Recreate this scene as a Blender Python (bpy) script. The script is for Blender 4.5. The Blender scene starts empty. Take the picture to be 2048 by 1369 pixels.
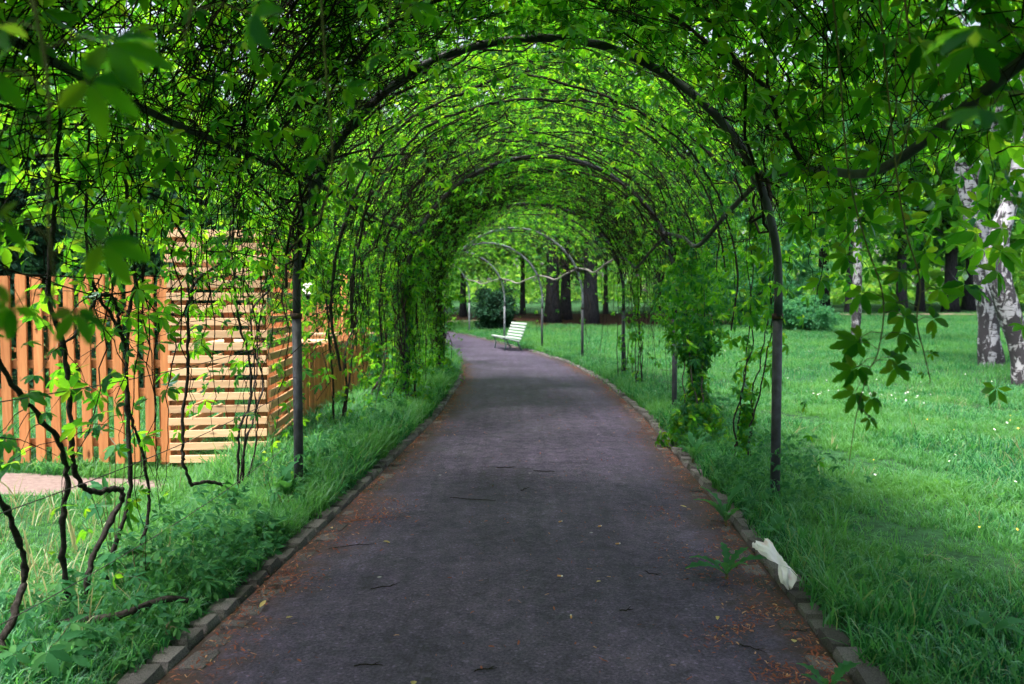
import bpy, math, random
import numpy as np
from mathutils import Vector, Matrix, Euler

random.seed(7)
rng = np.random.default_rng(7)
R = math.radians
scene = bpy.context.scene
COL = scene.collection

# ------------------------------------------------------------------ camera, sky, sun, exposure
CAM_H = 1.40
PITCH = 2.678
cam_data = bpy.data.cameras.new('camera')
cam = bpy.data.objects.new('camera', cam_data)
COL.objects.link(cam)
cam.location = (0, 0, CAM_H)
cam.rotation_euler = (R(90 - PITCH), 0, 0)
cam_data.sensor_width = 36.0
cam_data.lens = 28.0
cam_data.clip_start = 0.05
cam_data.clip_end = 2000
cam_data.dof.use_dof = True
cam_data.dof.focus_distance = 4.2
cam_data.dof.aperture_fstop = 3.2
scene.camera = cam

SUN_DIR = Vector((-0.30, -0.24, 0.92)).normalized()      # towards the sun
world = bpy.data.worlds.new('World')
scene.world = world
world.use_nodes = True
wn = world.node_tree.nodes
wl = world.node_tree.links
wn.clear()
w_out = wn.new('ShaderNodeOutputWorld')
w_bg = wn.new('ShaderNodeBackground')
w_sky = wn.new('ShaderNodeTexSky')
w_sky.sky_type = 'NISHITA'
w_sky.sun_disc = False
w_sky.sun_elevation = math.asin(SUN_DIR.z)
w_sky.sun_rotation = math.atan2(SUN_DIR.x, SUN_DIR.y)
w_sky.air_density = 1.0
w_sky.dust_density = 6.0
w_sky.ozone_density = 1.0
w_hsv = wn.new('ShaderNodeHueSaturation')                 # a thin, even cloud cover: paler than a clear sky
w_hsv.inputs['Saturation'].default_value = 0.6
w_bg.inputs['Strength'].default_value = 0.085
wl.new(w_sky.outputs[0], w_hsv.inputs['Color'])
wl.new(w_hsv.outputs[0], w_bg.inputs['Color'])
wl.new(w_bg.outputs[0], w_out.inputs[0])

sun_data = bpy.data.lights.new('sun', 'SUN')
sun_data.energy = 1.5
sun_data.angle = R(14)
sun_data.color = (1.0, 0.93, 0.82)
sun = bpy.data.objects.new('sun', sun_data)
COL.objects.link(sun)
sun.rotation_euler = SUN_DIR.to_track_quat('Z', 'Y').to_euler()
sun.location = SUN_DIR * 60

vs = scene.view_settings
scene.display_settings.display_device = 'sRGB'
vs.view_transform = 'Standard'
vs.look = 'None'
vs.exposure = 2.35
vs.gamma = 1.0
vs.use_curve_mapping = False
cy = scene.cycles
scene.render.engine = 'CYCLES'
cy.max_bounces = 4
cy.diffuse_bounces = 2
cy.glossy_bounces = 2
cy.transmission_bounces = 3
cy.transparent_max_bounces = 4
cy.use_denoising = True
cy.use_adaptive_sampling = True
cy.adaptive_threshold = 0.03
cy.sample_clamp_indirect = 6.0
cy.caustics_reflective = False
cy.caustics_refractive = False

# ------------------------------------------------------------------ materials
def new_mat(name):
    m = bpy.data.materials.new(name)
    m.use_nodes = True
    nt = m.node_tree
    nt.nodes.clear()
    out = nt.nodes.new('ShaderNodeOutputMaterial')
    return m, nt, nt.nodes, nt.links, out

def ramp(nodes, stops):
    r = nodes.new('ShaderNodeValToRGB')
    el = r.color_ramp.elements
    el[0].position, el[0].color = stops[0][0], (*stops[0][1], 1)
    el[1].position, el[1].color = stops[-1][0], (*stops[-1][1], 1)
    for p, c in stops[1:-1]:
        e = el.new(p)
        e.color = (*c, 1)
    return r

def noise(nodes, links, scale, detail=4, rough=0.55, vec=None, dist=0.0):
    n = nodes.new('ShaderNodeTexNoise')
    n.inputs['Scale'].default_value = scale
    n.inputs['Detail'].default_value = detail
    n.inputs['Roughness'].default_value = rough
    n.inputs['Distortion'].default_value = dist
    if vec is not None:
        links.new(vec, n.inputs['Vector'])
    return n

def mapped(nodes, links, scale=(1, 1, 1), space='Object'):
    tc = nodes.new('ShaderNodeTexCoord')
    mp = nodes.new('ShaderNodeMapping')
    mp.inputs['Scale'].default_value = scale
    links.new(tc.outputs[space], mp.inputs['Vector'])
    return mp.outputs[0]

def mixc(nodes, links, fac, a, b, mode='MIX'):
    m = nodes.new('ShaderNodeMix')
    m.data_type = 'RGBA'
    m.blend_type = mode
    for sock, v in ((m.inputs[0], fac), (m.inputs[6], a), (m.inputs[7], b)):
        if isinstance(v, (int, float)):
            sock.default_value = v
        elif isinstance(v, tuple):
            sock.default_value = (*v, 1)
        else:
            links.new(v, sock)
    return m.outputs[2]

def leaf_mat(name, refl, trans, weight=0.5, gloss=0.12, rough=0.38, warm=None):
    m, nt, N, L, out = new_mat(name)
    geo = N.new('ShaderNodeNewGeometry')
    r1 = ramp(N, refl)
    r2 = ramp(N, trans)
    L.new(geo.outputs['Random Per Island'], r1.inputs[0])
    L.new(geo.outputs['Random Per Island'], r2.inputs[0])
    d = N.new('ShaderNodeBsdfDiffuse')
    t = N.new('ShaderNodeBsdfTranslucent')
    c1, c2 = r1.outputs[0], r2.outputs[0]
    if warm:                                   # patches of another kind of grass across the lawn
        pn = noise(N, L, 0.55, 4, 0.6, geo.outputs['Position'])
        pr = ramp(N, [(0.44, (0, 0, 0)), (0.62, (1, 1, 1))])
        L.new(pn.outputs[0], pr.inputs[0])
        c1 = mixc(N, L, pr.outputs[0], c1, warm[0])
        c2 = mixc(N, L, pr.outputs[0], c2, warm[1])
    L.new(c1, d.inputs[0])
    L.new(c2, t.inputs[0])
    mx = N.new('ShaderNodeMixShader')
    mx.inputs[0].default_value = weight
    L.new(d.outputs[0], mx.inputs[1])
    L.new(t.outputs[0], mx.inputs[2])
    g = N.new('ShaderNodeBsdfGlossy')
    g.inputs['Roughness'].default_value = rough
    g.inputs['Color'].default_value = (0.75, 1.0, 0.92, 1)
    m2 = N.new('ShaderNodeMixShader')
    lw = N.new('ShaderNodeLayerWeight')
    lw.inputs[0].default_value = 0.25
    ml = N.new('ShaderNodeMath')
    ml.operation = 'MULTIPLY'
    ml.inputs[1].default_value = gloss * 3
    L.new(lw.outputs['Fresnel'], ml.inputs[0])
    L.new(ml.outputs[0], m2.inputs[0])
    L.new(mx.outputs[0], m2.inputs[1])
    L.new(g.outputs[0], m2.inputs[2])
    L.new(m2.outputs[0], out.inputs[0])
    return m

M = {}
M['creeper'] = leaf_mat('creeper_leaf',
    [(0, (0.006, 0.036, 0.024)), (0.5, (0.010, 0.050, 0.032)), (0.98, (0.018, 0.066, 0.030)), (1, (0.08, 0.10, 0.03))],
    [(0, (0.04, 0.24, 0.012)), (0.3, (0.12, 0.46, 0.014)), (0.65, (0.24, 0.66, 0.016)), (0.98, (0.40, 0.80, 0.02)), (1, (0.45, 0.46, 0.03))], 0.64, 0.05)
M['tree_leaf'] = leaf_mat('tree_leaf',
    [(0, (0.030, 0.120, 0.030)), (0.6, (0.050, 0.170, 0.035)), (1, (0.09, 0.22, 0.035))],
    [(0, (0.14, 0.50, 0.03)), (1, (0.40, 0.72, 0.05))], 0.55, 0.06, 0.5)
M['tree_leaf_blue'] = leaf_mat('tree_leaf_blue',
    [(0, (0.022, 0.11, 0.060)), (1, (0.06, 0.20, 0.10))],
    [(0, (0.08, 0.38, 0.10)), (1, (0.20, 0.55, 0.16))], 0.5, 0.06, 0.5)
M['evergreen'] = leaf_mat('evergreen_needle',
    [(0, (0.008, 0.034, 0.020)), (1, (0.020, 0.065, 0.034))],
    [(0, (0.02, 0.09, 0.03)), (1, (0.04, 0.14, 0.04))], 0.25, 0.05, 0.5)
M['wood_far'] = leaf_mat('wood_far_leaf',
    [(0, (0.045, 0.16, 0.05)), (1, (0.14, 0.28, 0.06))],
    [(0, (0.22, 0.60, 0.06)), (1, (0.52, 0.80, 0.10))], 0.55, 0.04, 0.6)
M['grass'] = leaf_mat('grass_blade',
    [(0, (0.008, 0.060, 0.026)), (0.5, (0.032, 0.165, 0.062)), (0.90, (0.085, 0.26, 0.085)), (1, (0.30, 0.29, 0.14))],
    [(0, (0.03, 0.22, 0.05)), (0.5, (0.09, 0.46, 0.09)), (0.90, (0.20, 0.60, 0.11)), (1, (0.34, 0.33, 0.13))], 0.42, 0.025, 0.5, ((0.075, 0.215, 0.052), (0.20, 0.54, 0.085)))
M['seed'] = leaf_mat('grass_seed_head',
    [(0, (0.20, 0.22, 0.09)), (1, (0.34, 0.32, 0.16))],
    [(0, (0.30, 0.34, 0.12)), (1, (0.42, 0.42, 0.2))], 0.4, 0.03, 0.6)
M['weed'] = leaf_mat('weed_leaf',
    [(0, (0.022, 0.100, 0.045)), (0.6, (0.036, 0.140, 0.055)), (1, (0.07, 0.20, 0.06))],
    [(0, (0.06, 0.28, 0.05)), (1, (0.14, 0.42, 0.06))], 0.4, 0.05, 0.45)
M['fallen_leaf'] = leaf_mat('fallen_leaf', [(0, (0.42, 0.28, 0.10)), (1, (0.58, 0.48, 0.22))],
    [(0, (0.3, 0.2, 0.08)), (1, (0.4, 0.3, 0.1))], 0.2, 0.06)

def simple(name, c, rough=0.7, var=0.15, nscale=8, bump=0.0, spec=0.3, obj_var=0.0, stretch=(1, 1, 1), c2=None):
    m, nt, N, L, out = new_mat(name)
    p = N.new('ShaderNodeBsdfPrincipled')
    p.inputs['Roughness'].default_value = rough
    p.inputs['Specular IOR Level'].default_value = spec
    v = mapped(N, L, stretch)
    n = noise(N, L, nscale, 5, 0.6, v)
    lo = tuple(max(0, x * (1 - var)) for x in c)
    hi = c2 if c2 else tuple(min(1, x * (1 + var)) for x in c)
    r = ramp(N, [(0.3, lo), (0.7, hi)])
    L.new(n.outputs[0], r.inputs[0])
    colour = r.outputs[0]
    if obj_var:
        oi = N.new('ShaderNodeObjectInfo')
        mr = N.new('ShaderNodeMapRange')
        mr.inputs[3].default_value = 1 - obj_var
        mr.inputs[4].default_value = 1 + obj_var
        L.new(oi.outputs['Random'], mr.inputs[0])
        hs = N.new('ShaderNodeHueSaturation')
        L.new(colour, hs.inputs['Color'])
        L.new(mr.outputs[0], hs.inputs['Value'])
        colour = hs.outputs[0]
    L.new(colour, p.inputs['Base Color'])
    if bump:
        b = N.new('ShaderNodeBump')
        b.inputs['Strength'].default_value = bump
        b.inputs['Distance'].default_value = 0.01
        L.new(n.outputs[0], b.inputs['Height'])
        L.new(b.outputs[0], p.inputs['Normal'])
    L.new(p.outputs[0], out.inputs[0])
    return m

M['vine_bark'] = simple('vine_bark', (0.016, 0.012, 0.010), 0.85, 0.5, 60, 0.6, 0.15, c2=(0.045, 0.040, 0.038))
M['twig'] = simple('dry_twig', (0.014, 0.010, 0.008), 0.9, 0.4, 40, 0.3, 0.2)
M['shoot'] = simple('green_shoot', (0.10, 0.09, 0.035), 0.6, 0.4, 20, 0.1, 0.3)
M['pipe'] = simple('shaded_grey_pipe', (0.028, 0.032, 0.042), 0.55, 0.35, 9, 0.12, 0.25, c2=(0.060, 0.066, 0.082), stretch=(1, 1, .35))  # grey pipe with the tunnel's shade put into the colour
M['pipe_lit'] = simple('lit_grey_pipe', (0.13, 0.15, 0.18), 0.5, 0.3, 9, 0.1, 0.4, c2=(0.22, 0.24, 0.28))  # same pipe, paled in colour for the light on the far arches
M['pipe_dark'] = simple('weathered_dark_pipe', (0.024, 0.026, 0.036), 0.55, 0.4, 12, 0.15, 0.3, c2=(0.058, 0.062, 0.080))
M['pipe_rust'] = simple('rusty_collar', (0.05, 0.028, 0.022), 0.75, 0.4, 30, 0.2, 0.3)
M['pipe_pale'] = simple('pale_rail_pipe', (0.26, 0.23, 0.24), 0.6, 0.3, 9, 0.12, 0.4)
M['wire'] = simple('dull_wire', (0.05, 0.045, 0.045), 0.6, 0.2, 30)
M['white_paint'] = simple('white_bench_paint', (0.50, 0.58, 0.57), 0.5, 0.12, 12, 0.05, 0.3)
M['bench_iron'] = simple('bench_iron', (0.10, 0.16, 0.16), 0.5, 0.2, 20, 0.05, 0.4)
M['stone'] = simple('granite_sett', (0.07, 0.064, 0.072), 0.85, 0.35, 26, 0.9, 0.25, 0.42, c2=(0.175, 0.16, 0.168))
M['gutter'] = simple('dirty_gutter_sett', (0.075, 0.068, 0.080), 0.9, 0.3, 22, 0.9, 0.2, 0.4, c2=(0.15, 0.135, 0.145))
M['debris'] = leaf_mat('bud_scale', [(0, (0.17, 0.056, 0.038)), (0.8, (0.29, 0.105, 0.068)), (1, (0.45, 0.27, 0.16))],
                       [(0, (0.1, 0.03, 0.02)), (1, (0.2, 0.08, 0.04))], 0.1, 0.02, 0.6)
M['dark_iron'] = simple('dark_iron', (0.03, 0.03, 0.035), 0.5, 0.2, 20)
M['filter'] = simple('cigarette_filter', (0.55, 0.30, 0.13), 0.8, 0.15, 60)
M['paper'] = simple('cigarette_paper', (0.75, 0.72, 0.68), 0.8, 0.06, 60)
M['petal'] = simple('white_petal', (0.75, 0.76, 0.74), 0.7, 0.05, 30)
M['yellow_petal'] = simple('yellow_petal', (0.72, 0.52, 0.06), 0.7, 0.1, 30)
M['sand'] = simple('trodden_sand', (0.36, 0.29, 0.26), 0.95, 0.22, 5, 0.5, 0.1)
M['far_path'] = simple('far_gravel', (0.30, 0.20, 0.18), 0.95, 0.2, 2, 0.2, 0.1)
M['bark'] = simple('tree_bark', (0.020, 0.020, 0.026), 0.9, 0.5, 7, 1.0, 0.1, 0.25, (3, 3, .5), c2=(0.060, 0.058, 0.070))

def wood_mat(name, c1, c2, axis):
    m, nt, N, L, out = new_mat(name)
    p = N.new('ShaderNodeBsdfPrincipled')
    p.inputs['Roughness'].default_value = 0.75
    p.inputs['Specular IOR Level'].default_value = 0.2
    tc = N.new('ShaderNodeTexCoord')
    oi = N.new('ShaderNodeObjectInfo')
    sc = N.new('ShaderNodeMath'); sc.operation = 'MULTIPLY'; sc.inputs[1].default_value = 37.0
    L.new(oi.outputs['Random'], sc.inputs[0])
    ad = N.new('ShaderNodeVectorMath'); ad.operation = 'ADD'
    L.new(tc.outputs['Object'], ad.inputs[0])
    L.new(sc.outputs[0], ad.inputs[1])
    mp = N.new('ShaderNodeMapping')
    s = [14, 14, 14]
    s[axis] = 1.1
    mp.inputs['Scale'].default_value = s
    L.new(ad.outputs[0], mp.inputs[0])
    g = noise(N, L, 2.2, 6, 0.62, mp.outputs[0], 0.6)
    r = ramp(N, [(0.28, c1), (0.72, c2)])
    L.new(g.outputs[0], r.inputs[0])
    # knots
    mk = N.new('ShaderNodeMapping')
    s = [9, 9, 9]
    s[axis] = 3.2
    mk.inputs['Scale'].default_value = s
    L.new(ad.outputs[0], mk.inputs[0])
    vo = N.new('ShaderNodeTexVoronoi')
    vo.inputs['Scale'].default_value = 1.0
    L.new(mk.outputs[0], vo.inputs['Vector'])
    kr = ramp(N, [(0.06, (1, 1, 1)), (0.16, (0, 0, 0))])
    L.new(vo.outputs['Distance'], kr.inputs[0])
    col = mixc(N, L, kr.outputs[0], r.outputs[0], tuple(x * 0.28 for x in c1))
    hs = N.new('ShaderNodeHueSaturation')
    mr = N.new('ShaderNodeMapRange')
    mr.inputs[3].default_value = 0.72
    mr.inputs[4].default_value = 1.2
    L.new(oi.outputs['Random'], mr.inputs[0])
    L.new(mr.outputs[0], hs.inputs['Value'])
    L.new(col, hs.inputs['Color'])
    L.new(hs.outputs[0], p.inputs['Base Color'])
    b = N.new('ShaderNodeBump'); b.inputs['Strength'].default_value = 0.35; b.inputs['Distance'].default_value = 0.004
    L.new(g.outputs[0], b.inputs['Height'])
    L.new(b.outputs[0], p.inputs['Normal'])
    L.new(p.outputs[0], out.inputs[0])
    return m
M['picket'] = wood_mat('orange_stained_picket', (0.38, 0.135, 0.050), (0.57, 0.25, 0.10), 2)
M['rail'] = wood_mat('orange_stained_rail', (0.36, 0.13, 0.05), (0.54, 0.23, 0.09), 0)
M['slat'] = wood_mat('pale_larch_slat', (0.56, 0.335, 0.19), (0.74, 0.50, 0.32), 0)
M['slat_y'] = wood_mat('pale_larch_side_slat', (0.56, 0.30, 0.15), (0.74, 0.45, 0.25), 1)
M['post_wood'] = wood_mat('larch_post', (0.38, 0.14, 0.055), (0.52, 0.22, 0.09), 2)

def birch_mat():
    m, nt, N, L, out = new_mat('birch_bark')
    p = N.new('ShaderNodeBsdfPrincipled')
    p.inputs['Roughness'].default_value = 0.75
    v = mapped(N, L, (4.5, 4.5, 17.0))
    n1 = noise(N, L, 1.6, 3, 0.5, v, 0.2)              # lenticels: short level bands
    v2 = mapped(N, L, (4.6, 4.6, 2.4))
    n2 = noise(N, L, 1.5, 5, 0.6, v2, 0.9)             # dark cracked patches
    tc = N.new('ShaderNodeTexCoord')
    sep = N.new('ShaderNodeSeparateXYZ')
    L.new(tc.outputs['Object'], sep.inputs[0])
    mr = N.new('ShaderNodeMapRange')
    mr.inputs[1].default_value = 0.0
    mr.inputs[2].default_value = 5.0
    mr.inputs[3].default_value = 0.10
    mr.inputs[4].default_value = -0.03
    L.new(sep.outputs[2], mr.inputs[0])
    ad = N.new('ShaderNodeMath'); ad.operation = 'ADD'
    L.new(n2.outputs[0], ad.inputs[0]); L.new(mr.outputs[0], ad.inputs[1])
    r1 = ramp(N, [(0.56, (0.33, 0.325, 0.37)), (0.61, (0.06, 0.05, 0.06))])
    L.new(n1.outputs[0], r1.inputs[0])
    r2 = ramp(N, [(0.535, (0, 0, 0)), (0.575, (1, 1, 1))])
    L.new(ad.outputs[0], r2.inputs[0])
    c = mixc(N, L, r2.outputs[0], r1.outputs[0], (0.028, 0.024, 0.032))
    L.new(c, p.inputs['Base Color'])
    b = N.new('ShaderNodeBump'); b.inputs['Strength'].default_value = 0.9; b.inputs['Distance'].default_value = 0.03
    L.new(r2.outputs[0], b.inputs['Height'])
    L.new(b.outputs[0], p.inputs['Normal'])
    L.new(p.outputs[0], out.inputs[0])
    return m
M['birch'] = birch_mat()

def asphalt_mat():
    m, nt, N, L, out = new_mat('worn_asphalt')
    p = N.new('ShaderNodeBsdfPrincipled')
    p.inputs['Roughness'].default_value = 0.82
    p.inputs['Specular IOR Level'].default_value = 0.35
    v = mapped(N, L, (1, 1, 1))
    big = noise(N, L, 0.9, 5, 0.6, v, 0.4)
    fine = noise(N, L, 85, 4, 0.75, v)
    mid = noise(N, L, 9, 6, 0.65, v)
    r = ramp(N, [(0.30, (0.042, 0.034, 0.062)), (0.52, (0.064, 0.053, 0.090)), (0.74, (0.098, 0.082, 0.128))])
    L.new(big.outputs[0], r.inputs[0])
    rf = ramp(N, [(0.34, (0.42, 0.42, 0.46)), (0.66, (1.55, 1.50, 1.54))])
    L.new(fine.outputs[0], rf.inputs[0])
    c = mixc(N, L, 1.0, r.outputs[0], rf.outputs[0], 'MULTIPLY')
    rm = ramp(N, [(0.32, (0.62, 0.62, 0.65)), (0.66, (1.26, 1.22, 1.22))])
    L.new(mid.outputs[0], rm.inputs[0])
    c = mixc(N, L, 1.0, c, rm.outputs[0], 'MULTIPLY')
    ag = N.new('ShaderNodeTexVoronoi'); ag.inputs['Scale'].default_value = 75
    L.new(v, ag.inputs['Vector'])
    sg = N.new('ShaderNodeSeparateColor'); L.new(ag.outputs['Color'], sg.inputs[0])
    rg_ = ramp(N, [(0.0, (0.62, 0.62, 0.64)), (0.86, (1.12, 1.1, 1.12)), (1.0, (2.3, 2.25, 2.3))])
    L.new(sg.outputs[0], rg_.inputs[0])
    c = mixc(N, L, 0.5, c, rg_.outputs[0], 'MULTIPLY')
    # soil washed up against the kerbs
    at = N.new('ShaderNodeAttribute'); at.attribute_name = 'edge'
    en = noise(N, L, 5.0, 5, 0.65, v)
    ea = N.new('ShaderNodeMath'); ea.operation = 'MULTIPLY_ADD'; ea.inputs[1].default_value = 0.55
    L.new(en.outputs[0], ea.inputs[0]); L.new(at.outputs['Fac'], ea.inputs[2])
    er = ramp(N, [(0.98, (0, 0, 0)), (1.0, (1, 1, 1))])
    em = N.new('ShaderNodeMapRange'); em.inputs[1].default_value = 1.02; em.inputs[2].default_value = 1.30
    L.new(ea.outputs[0], em.inputs[0])
    c = mixc(N, L, em.outputs[0], c, (0.050, 0.028, 0.022))
    # long worn streaks along the way people and wheels go
    vs_ = mapped(N, L, (5.5, 0.22, 1))
    st = noise(N, L, 1.4, 4, 0.6, vs_, 0.3)
    rs = ramp(N, [(0.40, (0.86, 0.86, 0.86)), (0.66, (1.22, 1.20, 1.20))])
    L.new(st.outputs[0], rs.inputs[0])
    c = mixc(N, L, 0.75, c, rs.outputs[0], 'MULTIPLY')
    # pale droppings and chewing gum
    vo = N.new('ShaderNodeTexVoronoi'); vo.inputs['Scale'].default_value = 2.3
    L.new(v, vo.inputs['Vector'])
    rv = ramp(N, [(0.018, (1, 1, 1)), (0.034, (0, 0, 0))])
    L.new(vo.outputs['Distance'], rv.inputs[0])
    c = mixc(N, L, rv.outputs[0], c, (0.30, 0.29, 0.32))
    vo2 = N.new('ShaderNodeTexVoronoi'); vo2.inputs['Scale'].default_value = 3.9
    L.new(v, vo2.inputs['Vector'])
    rv2 = ramp(N, [(0.03, (1, 1, 1)), (0.075, (0, 0, 0))])
    L.new(vo2.outputs['Distance'], rv2.inputs[0])
    c = mixc(N, L, rv2.outputs[0], c, (0.030, 0.028, 0.036))
    # hairline cracks
    vc = N.new('ShaderNodeTexVoronoi'); vc.feature = 'DISTANCE_TO_EDGE'; vc.inputs['Scale'].default_value = 0.45
    vw = noise(N, L, 2.2, 5, 0.6, v)
    av = N.new('ShaderNodeVectorMath'); av.operation = 'MULTIPLY_ADD'
    av.inputs[1].default_value = (0.7, 0.7, 0.7)
    L.new(vw.outputs['Color'], av.inputs[0]); L.new(v, av.inputs[2])
    L.new(av.outputs[0], vc.inputs['Vector'])
    rc = ramp(N, [(0.0, (0.6, 0.6, 0.6)), (0.003, (1, 1, 1))])
    L.new(vc.outputs[0], rc.inputs[0])
    c = mixc(N, L, 0.8, c, rc.outputs[0], 'MULTIPLY')
    L.new(c, p.inputs['Base Color'])
    b = N.new('ShaderNodeBump'); b.inputs['Strength'].default_value = 0.5; b.inputs['Distance'].default_value = 0.003
    L.new(fine.outputs[0], b.inputs['Height'])
    b2 = N.new('ShaderNodeBump'); b2.inputs['Strength'].default_value = 0.35; b2.inputs['Distance'].default_value = 0.02
    L.new(mid.outputs[0], b2.inputs['Height'])
    L.new(b.outputs[0], b2.inputs['Normal'])
    L.new(b2.outputs[0], p.inputs['Normal'])
    L.new(p.outputs[0], out.inputs[0])
    return m
M['asphalt'] = asphalt_mat()

def ground_mat():
    m, nt, N, L, out = new_mat('lawn_soil')
    p = N.new('ShaderNodeBsdfPrincipled')
    p.inputs['Roughness'].default_value = 0.95
    p.inputs['Specular IOR Level'].default_value = 0.1
    v = mapped(N, L)
    a = noise(N, L, 0.5, 6, 0.6, v)
    f = noise(N, L, 22, 5, 0.7, v)
    r = ramp(N, [(0.3, (0.022, 0.055, 0.022)), (0.7, (0.034, 0.12, 0.044))])
    L.new(a.outputs[0], r.inputs[0])
    rf = ramp(N, [(0.35, (0.55, 0.5, 0.5)), (0.65, (1.3, 1.3, 1.3))])
    L.new(f.outputs[0], rf.inputs[0])
    c = mixc(N, L, 1.0, r.outputs[0], rf.outputs[0], 'MULTIPLY')
    # needle litter on the woodland floor (far) with a ragged border
    tc = N.new('ShaderNodeTexCoord')
    sep = N.new('ShaderNodeSeparateXYZ')
    L.new(tc.outputs['Object'], sep.inputs[0])
    big = noise(N, L, 0.16, 4, 0.6, v)
    mr = N.new('ShaderNodeMapRange')
    mr.inputs[1].default_value = 36.5; mr.inputs[2].default_value = 40.5
    mr.inputs[3].default_value = 0; mr.inputs[4].default_value = 1
    ad = N.new('ShaderNodeMath'); ad.operation = 'MULTIPLY_ADD'; ad.inputs[1].default_value = 5.0
    L.new(big.outputs[0], ad.inputs[0]); L.new(sep.outputs[1], ad.inputs[2])
    L.new(ad.outputs[0], mr.inputs[0])
    # only on the middle of the wood's edge: x between -1 and 12
    mx = N.new('ShaderNodeMapRange'); mx.inputs[1].default_value = 14.0; mx.inputs[2].default_value = 9.5
    L.new(sep.outputs[0], mx.inputs[0])
    mu = N.new('ShaderNodeMath'); mu.operation = 'MULTIPLY'
    L.new(mr.outputs[0], mu.inputs[0]); L.new(mx.outputs[0], mu.inputs[1])
    mf = N.new('ShaderNodeMapRange'); mf.inputs[1].default_value = 51.0; mf.inputs[2].default_value = 48.0
    L.new(ad.outputs[0], mf.inputs[0])
    mu2 = N.new('ShaderNodeMath'); mu2.operation = 'MULTIPLY'
    L.new(mu.outputs[0], mu2.inputs[0]); L.new(mf.outputs[0], mu2.inputs[1])
    c = mixc(N, L, mu2.outputs[0], c, (0.050, 0.023, 0.015))
    # bare sandy patch trodden in front of the pickets
    mq = N.new('ShaderNodeMapping')
    mq.inputs['Location'].default_value = (4.15, -6.02, 0)
    tq = N.new('ShaderNodeTexCoord')
    L.new(tq.outputs['Object'], mq.inputs[0])
    sq = N.new('ShaderNodeVectorMath'); sq.operation = 'MULTIPLY'; sq.inputs[1].default_value = (0.62, 2.3, 0)
    L.new(mq.outputs[0], sq.inputs[0])
    ln = N.new('ShaderNodeVectorMath'); ln.operation = 'LENGTH'
    L.new(sq.outputs[0], ln.inputs[0])
    nn = noise(N, L, 3.0, 4, 0.6, v)
    a3 = N.new('ShaderNodeMath'); a3.operation = 'MULTIPLY_ADD'; a3.inputs[1].default_value = 0.7
    L.new(nn.outputs[0], a3.inputs[0]); L.new(ln.outputs['Value'], a3.inputs[2])
    rs = ramp(N, [(0.92, (1, 1, 1)), (1.0, (0, 0, 0))])
    m4 = N.new('ShaderNodeMath'); m4.operation = 'MULTIPLY'; m4.inputs[1].default_value = 0.72
    L.new(a3.outputs[0], m4.inputs[0])
    L.new(m4.outputs[0], rs.inputs[0])
    rsand = ramp(N, [(0.3, (0.17, 0.125, 0.115)), (0.7, (0.27, 0.21, 0.195))])
    L.new(f.outputs[0], rsand.inputs[0])
    c = mixc(N, L, rs.outputs[0], c, rsand.outputs[0])
    L.new(c, p.inputs['Base Color'])
    b = N.new('ShaderNodeBump'); b.inputs['Strength'].default_value = 0.8; b.inputs['Distance'].default_value = 0.03
    L.new(f.outputs[0], b.inputs['Height'])
    L.new(b.outputs[0], p.inputs['Normal'])
    L.new(p.outputs[0], out.inputs[0])
    return m
M['ground'] = ground_mat()

def bag_mat():
    m, nt, N, L, out = new_mat('thin_white_plastic')
    d = N.new('ShaderNodeBsdfPrincipled')
    d.inputs['Roughness'].default_value = 0.35
    v = mapped(N, L)
    n = noise(N, L, 14, 4, 0.5, v)
    r = ramp(N, [(0.55, (0.86, 0.84, 0.85)), (0.68, (0.80, 0.62, 0.62)), (0.8, (0.82, 0.80, 0.82))])
    L.new(n.outputs[0], r.inputs[0])
    L.new(r.outputs[0], d.inputs['Base Color'])
    t = N.new('ShaderNodeBsdfTranslucent')
    t.inputs[0].default_value = (0.85, 0.85, 0.85, 1)
    mx = N.new('ShaderNodeMixShader'); mx.inputs[0].default_value = 0.3
    L.new(d.outputs[0], mx.inputs[1]); L.new(t.outputs[0], mx.inputs[2])
    L.new(mx.outputs[0], out.inputs[0])
    return m
M['bag'] = bag_mat()

def glow_mat():
    m, nt, N, L, out = new_mat('lit_lamp_globe')
    e = N.new('ShaderNodeEmission')
    e.inputs[0].default_value = (1.0, 0.93, 0.80, 1)
    e.inputs[1].default_value = 0.9
    L.new(e.outputs[0], out.inputs[0])
    return m
M['globe'] = glow_mat()

# ------------------------------------------------------------------ mesh helpers
def mesh_np(name, V, F3, mat, smooth=False):
    """triangle mesh from numpy arrays"""
    me = bpy.data.meshes.new(name)
    V = np.ascontiguousarray(V, dtype=np.float32)
    F3 = np.ascontiguousarray(F3, dtype=np.int32)
    me.vertices.add(len(V)); me.vertices.foreach_set('co', V.ravel())
    me.loops.add(F3.size); me.loops.foreach_set('vertex_index', F3.ravel())
    me.polygons.add(len(F3))
    me.polygons.foreach_set('loop_start', np.arange(0, F3.size, 3, dtype=np.int32))
    if smooth:
        me.polygons.foreach_set('use_smooth', np.ones(len(F3), dtype=bool))
    me.update(calc_edges=True)
    me.materials.append(mat)
    return me

def mesh_py(name, V, F, mat, smooth=False):
    me = bpy.data.meshes.new(name)
    me.from_pydata([tuple(map(float, v)) for v in V], [], [tuple(f) for f in F])
    if smooth:
        for p in me.polygons:
            p.use_smooth = True
    me.update()
    me.materials.append(mat)
    return me

def link(name, me, parent=None, loc=None, rot=None, scale=None):
    o = bpy.data.objects.new(name, me)
    COL.objects.link(o)
    if parent is not None:
        o.parent = parent
    if loc is not None:
        o.location = loc
    if rot is not None:
        o.rotation_euler = rot
    if scale is not None:
        o.scale = scale if hasattr(scale, '__len__') else (scale,) * 3
    return o

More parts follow.
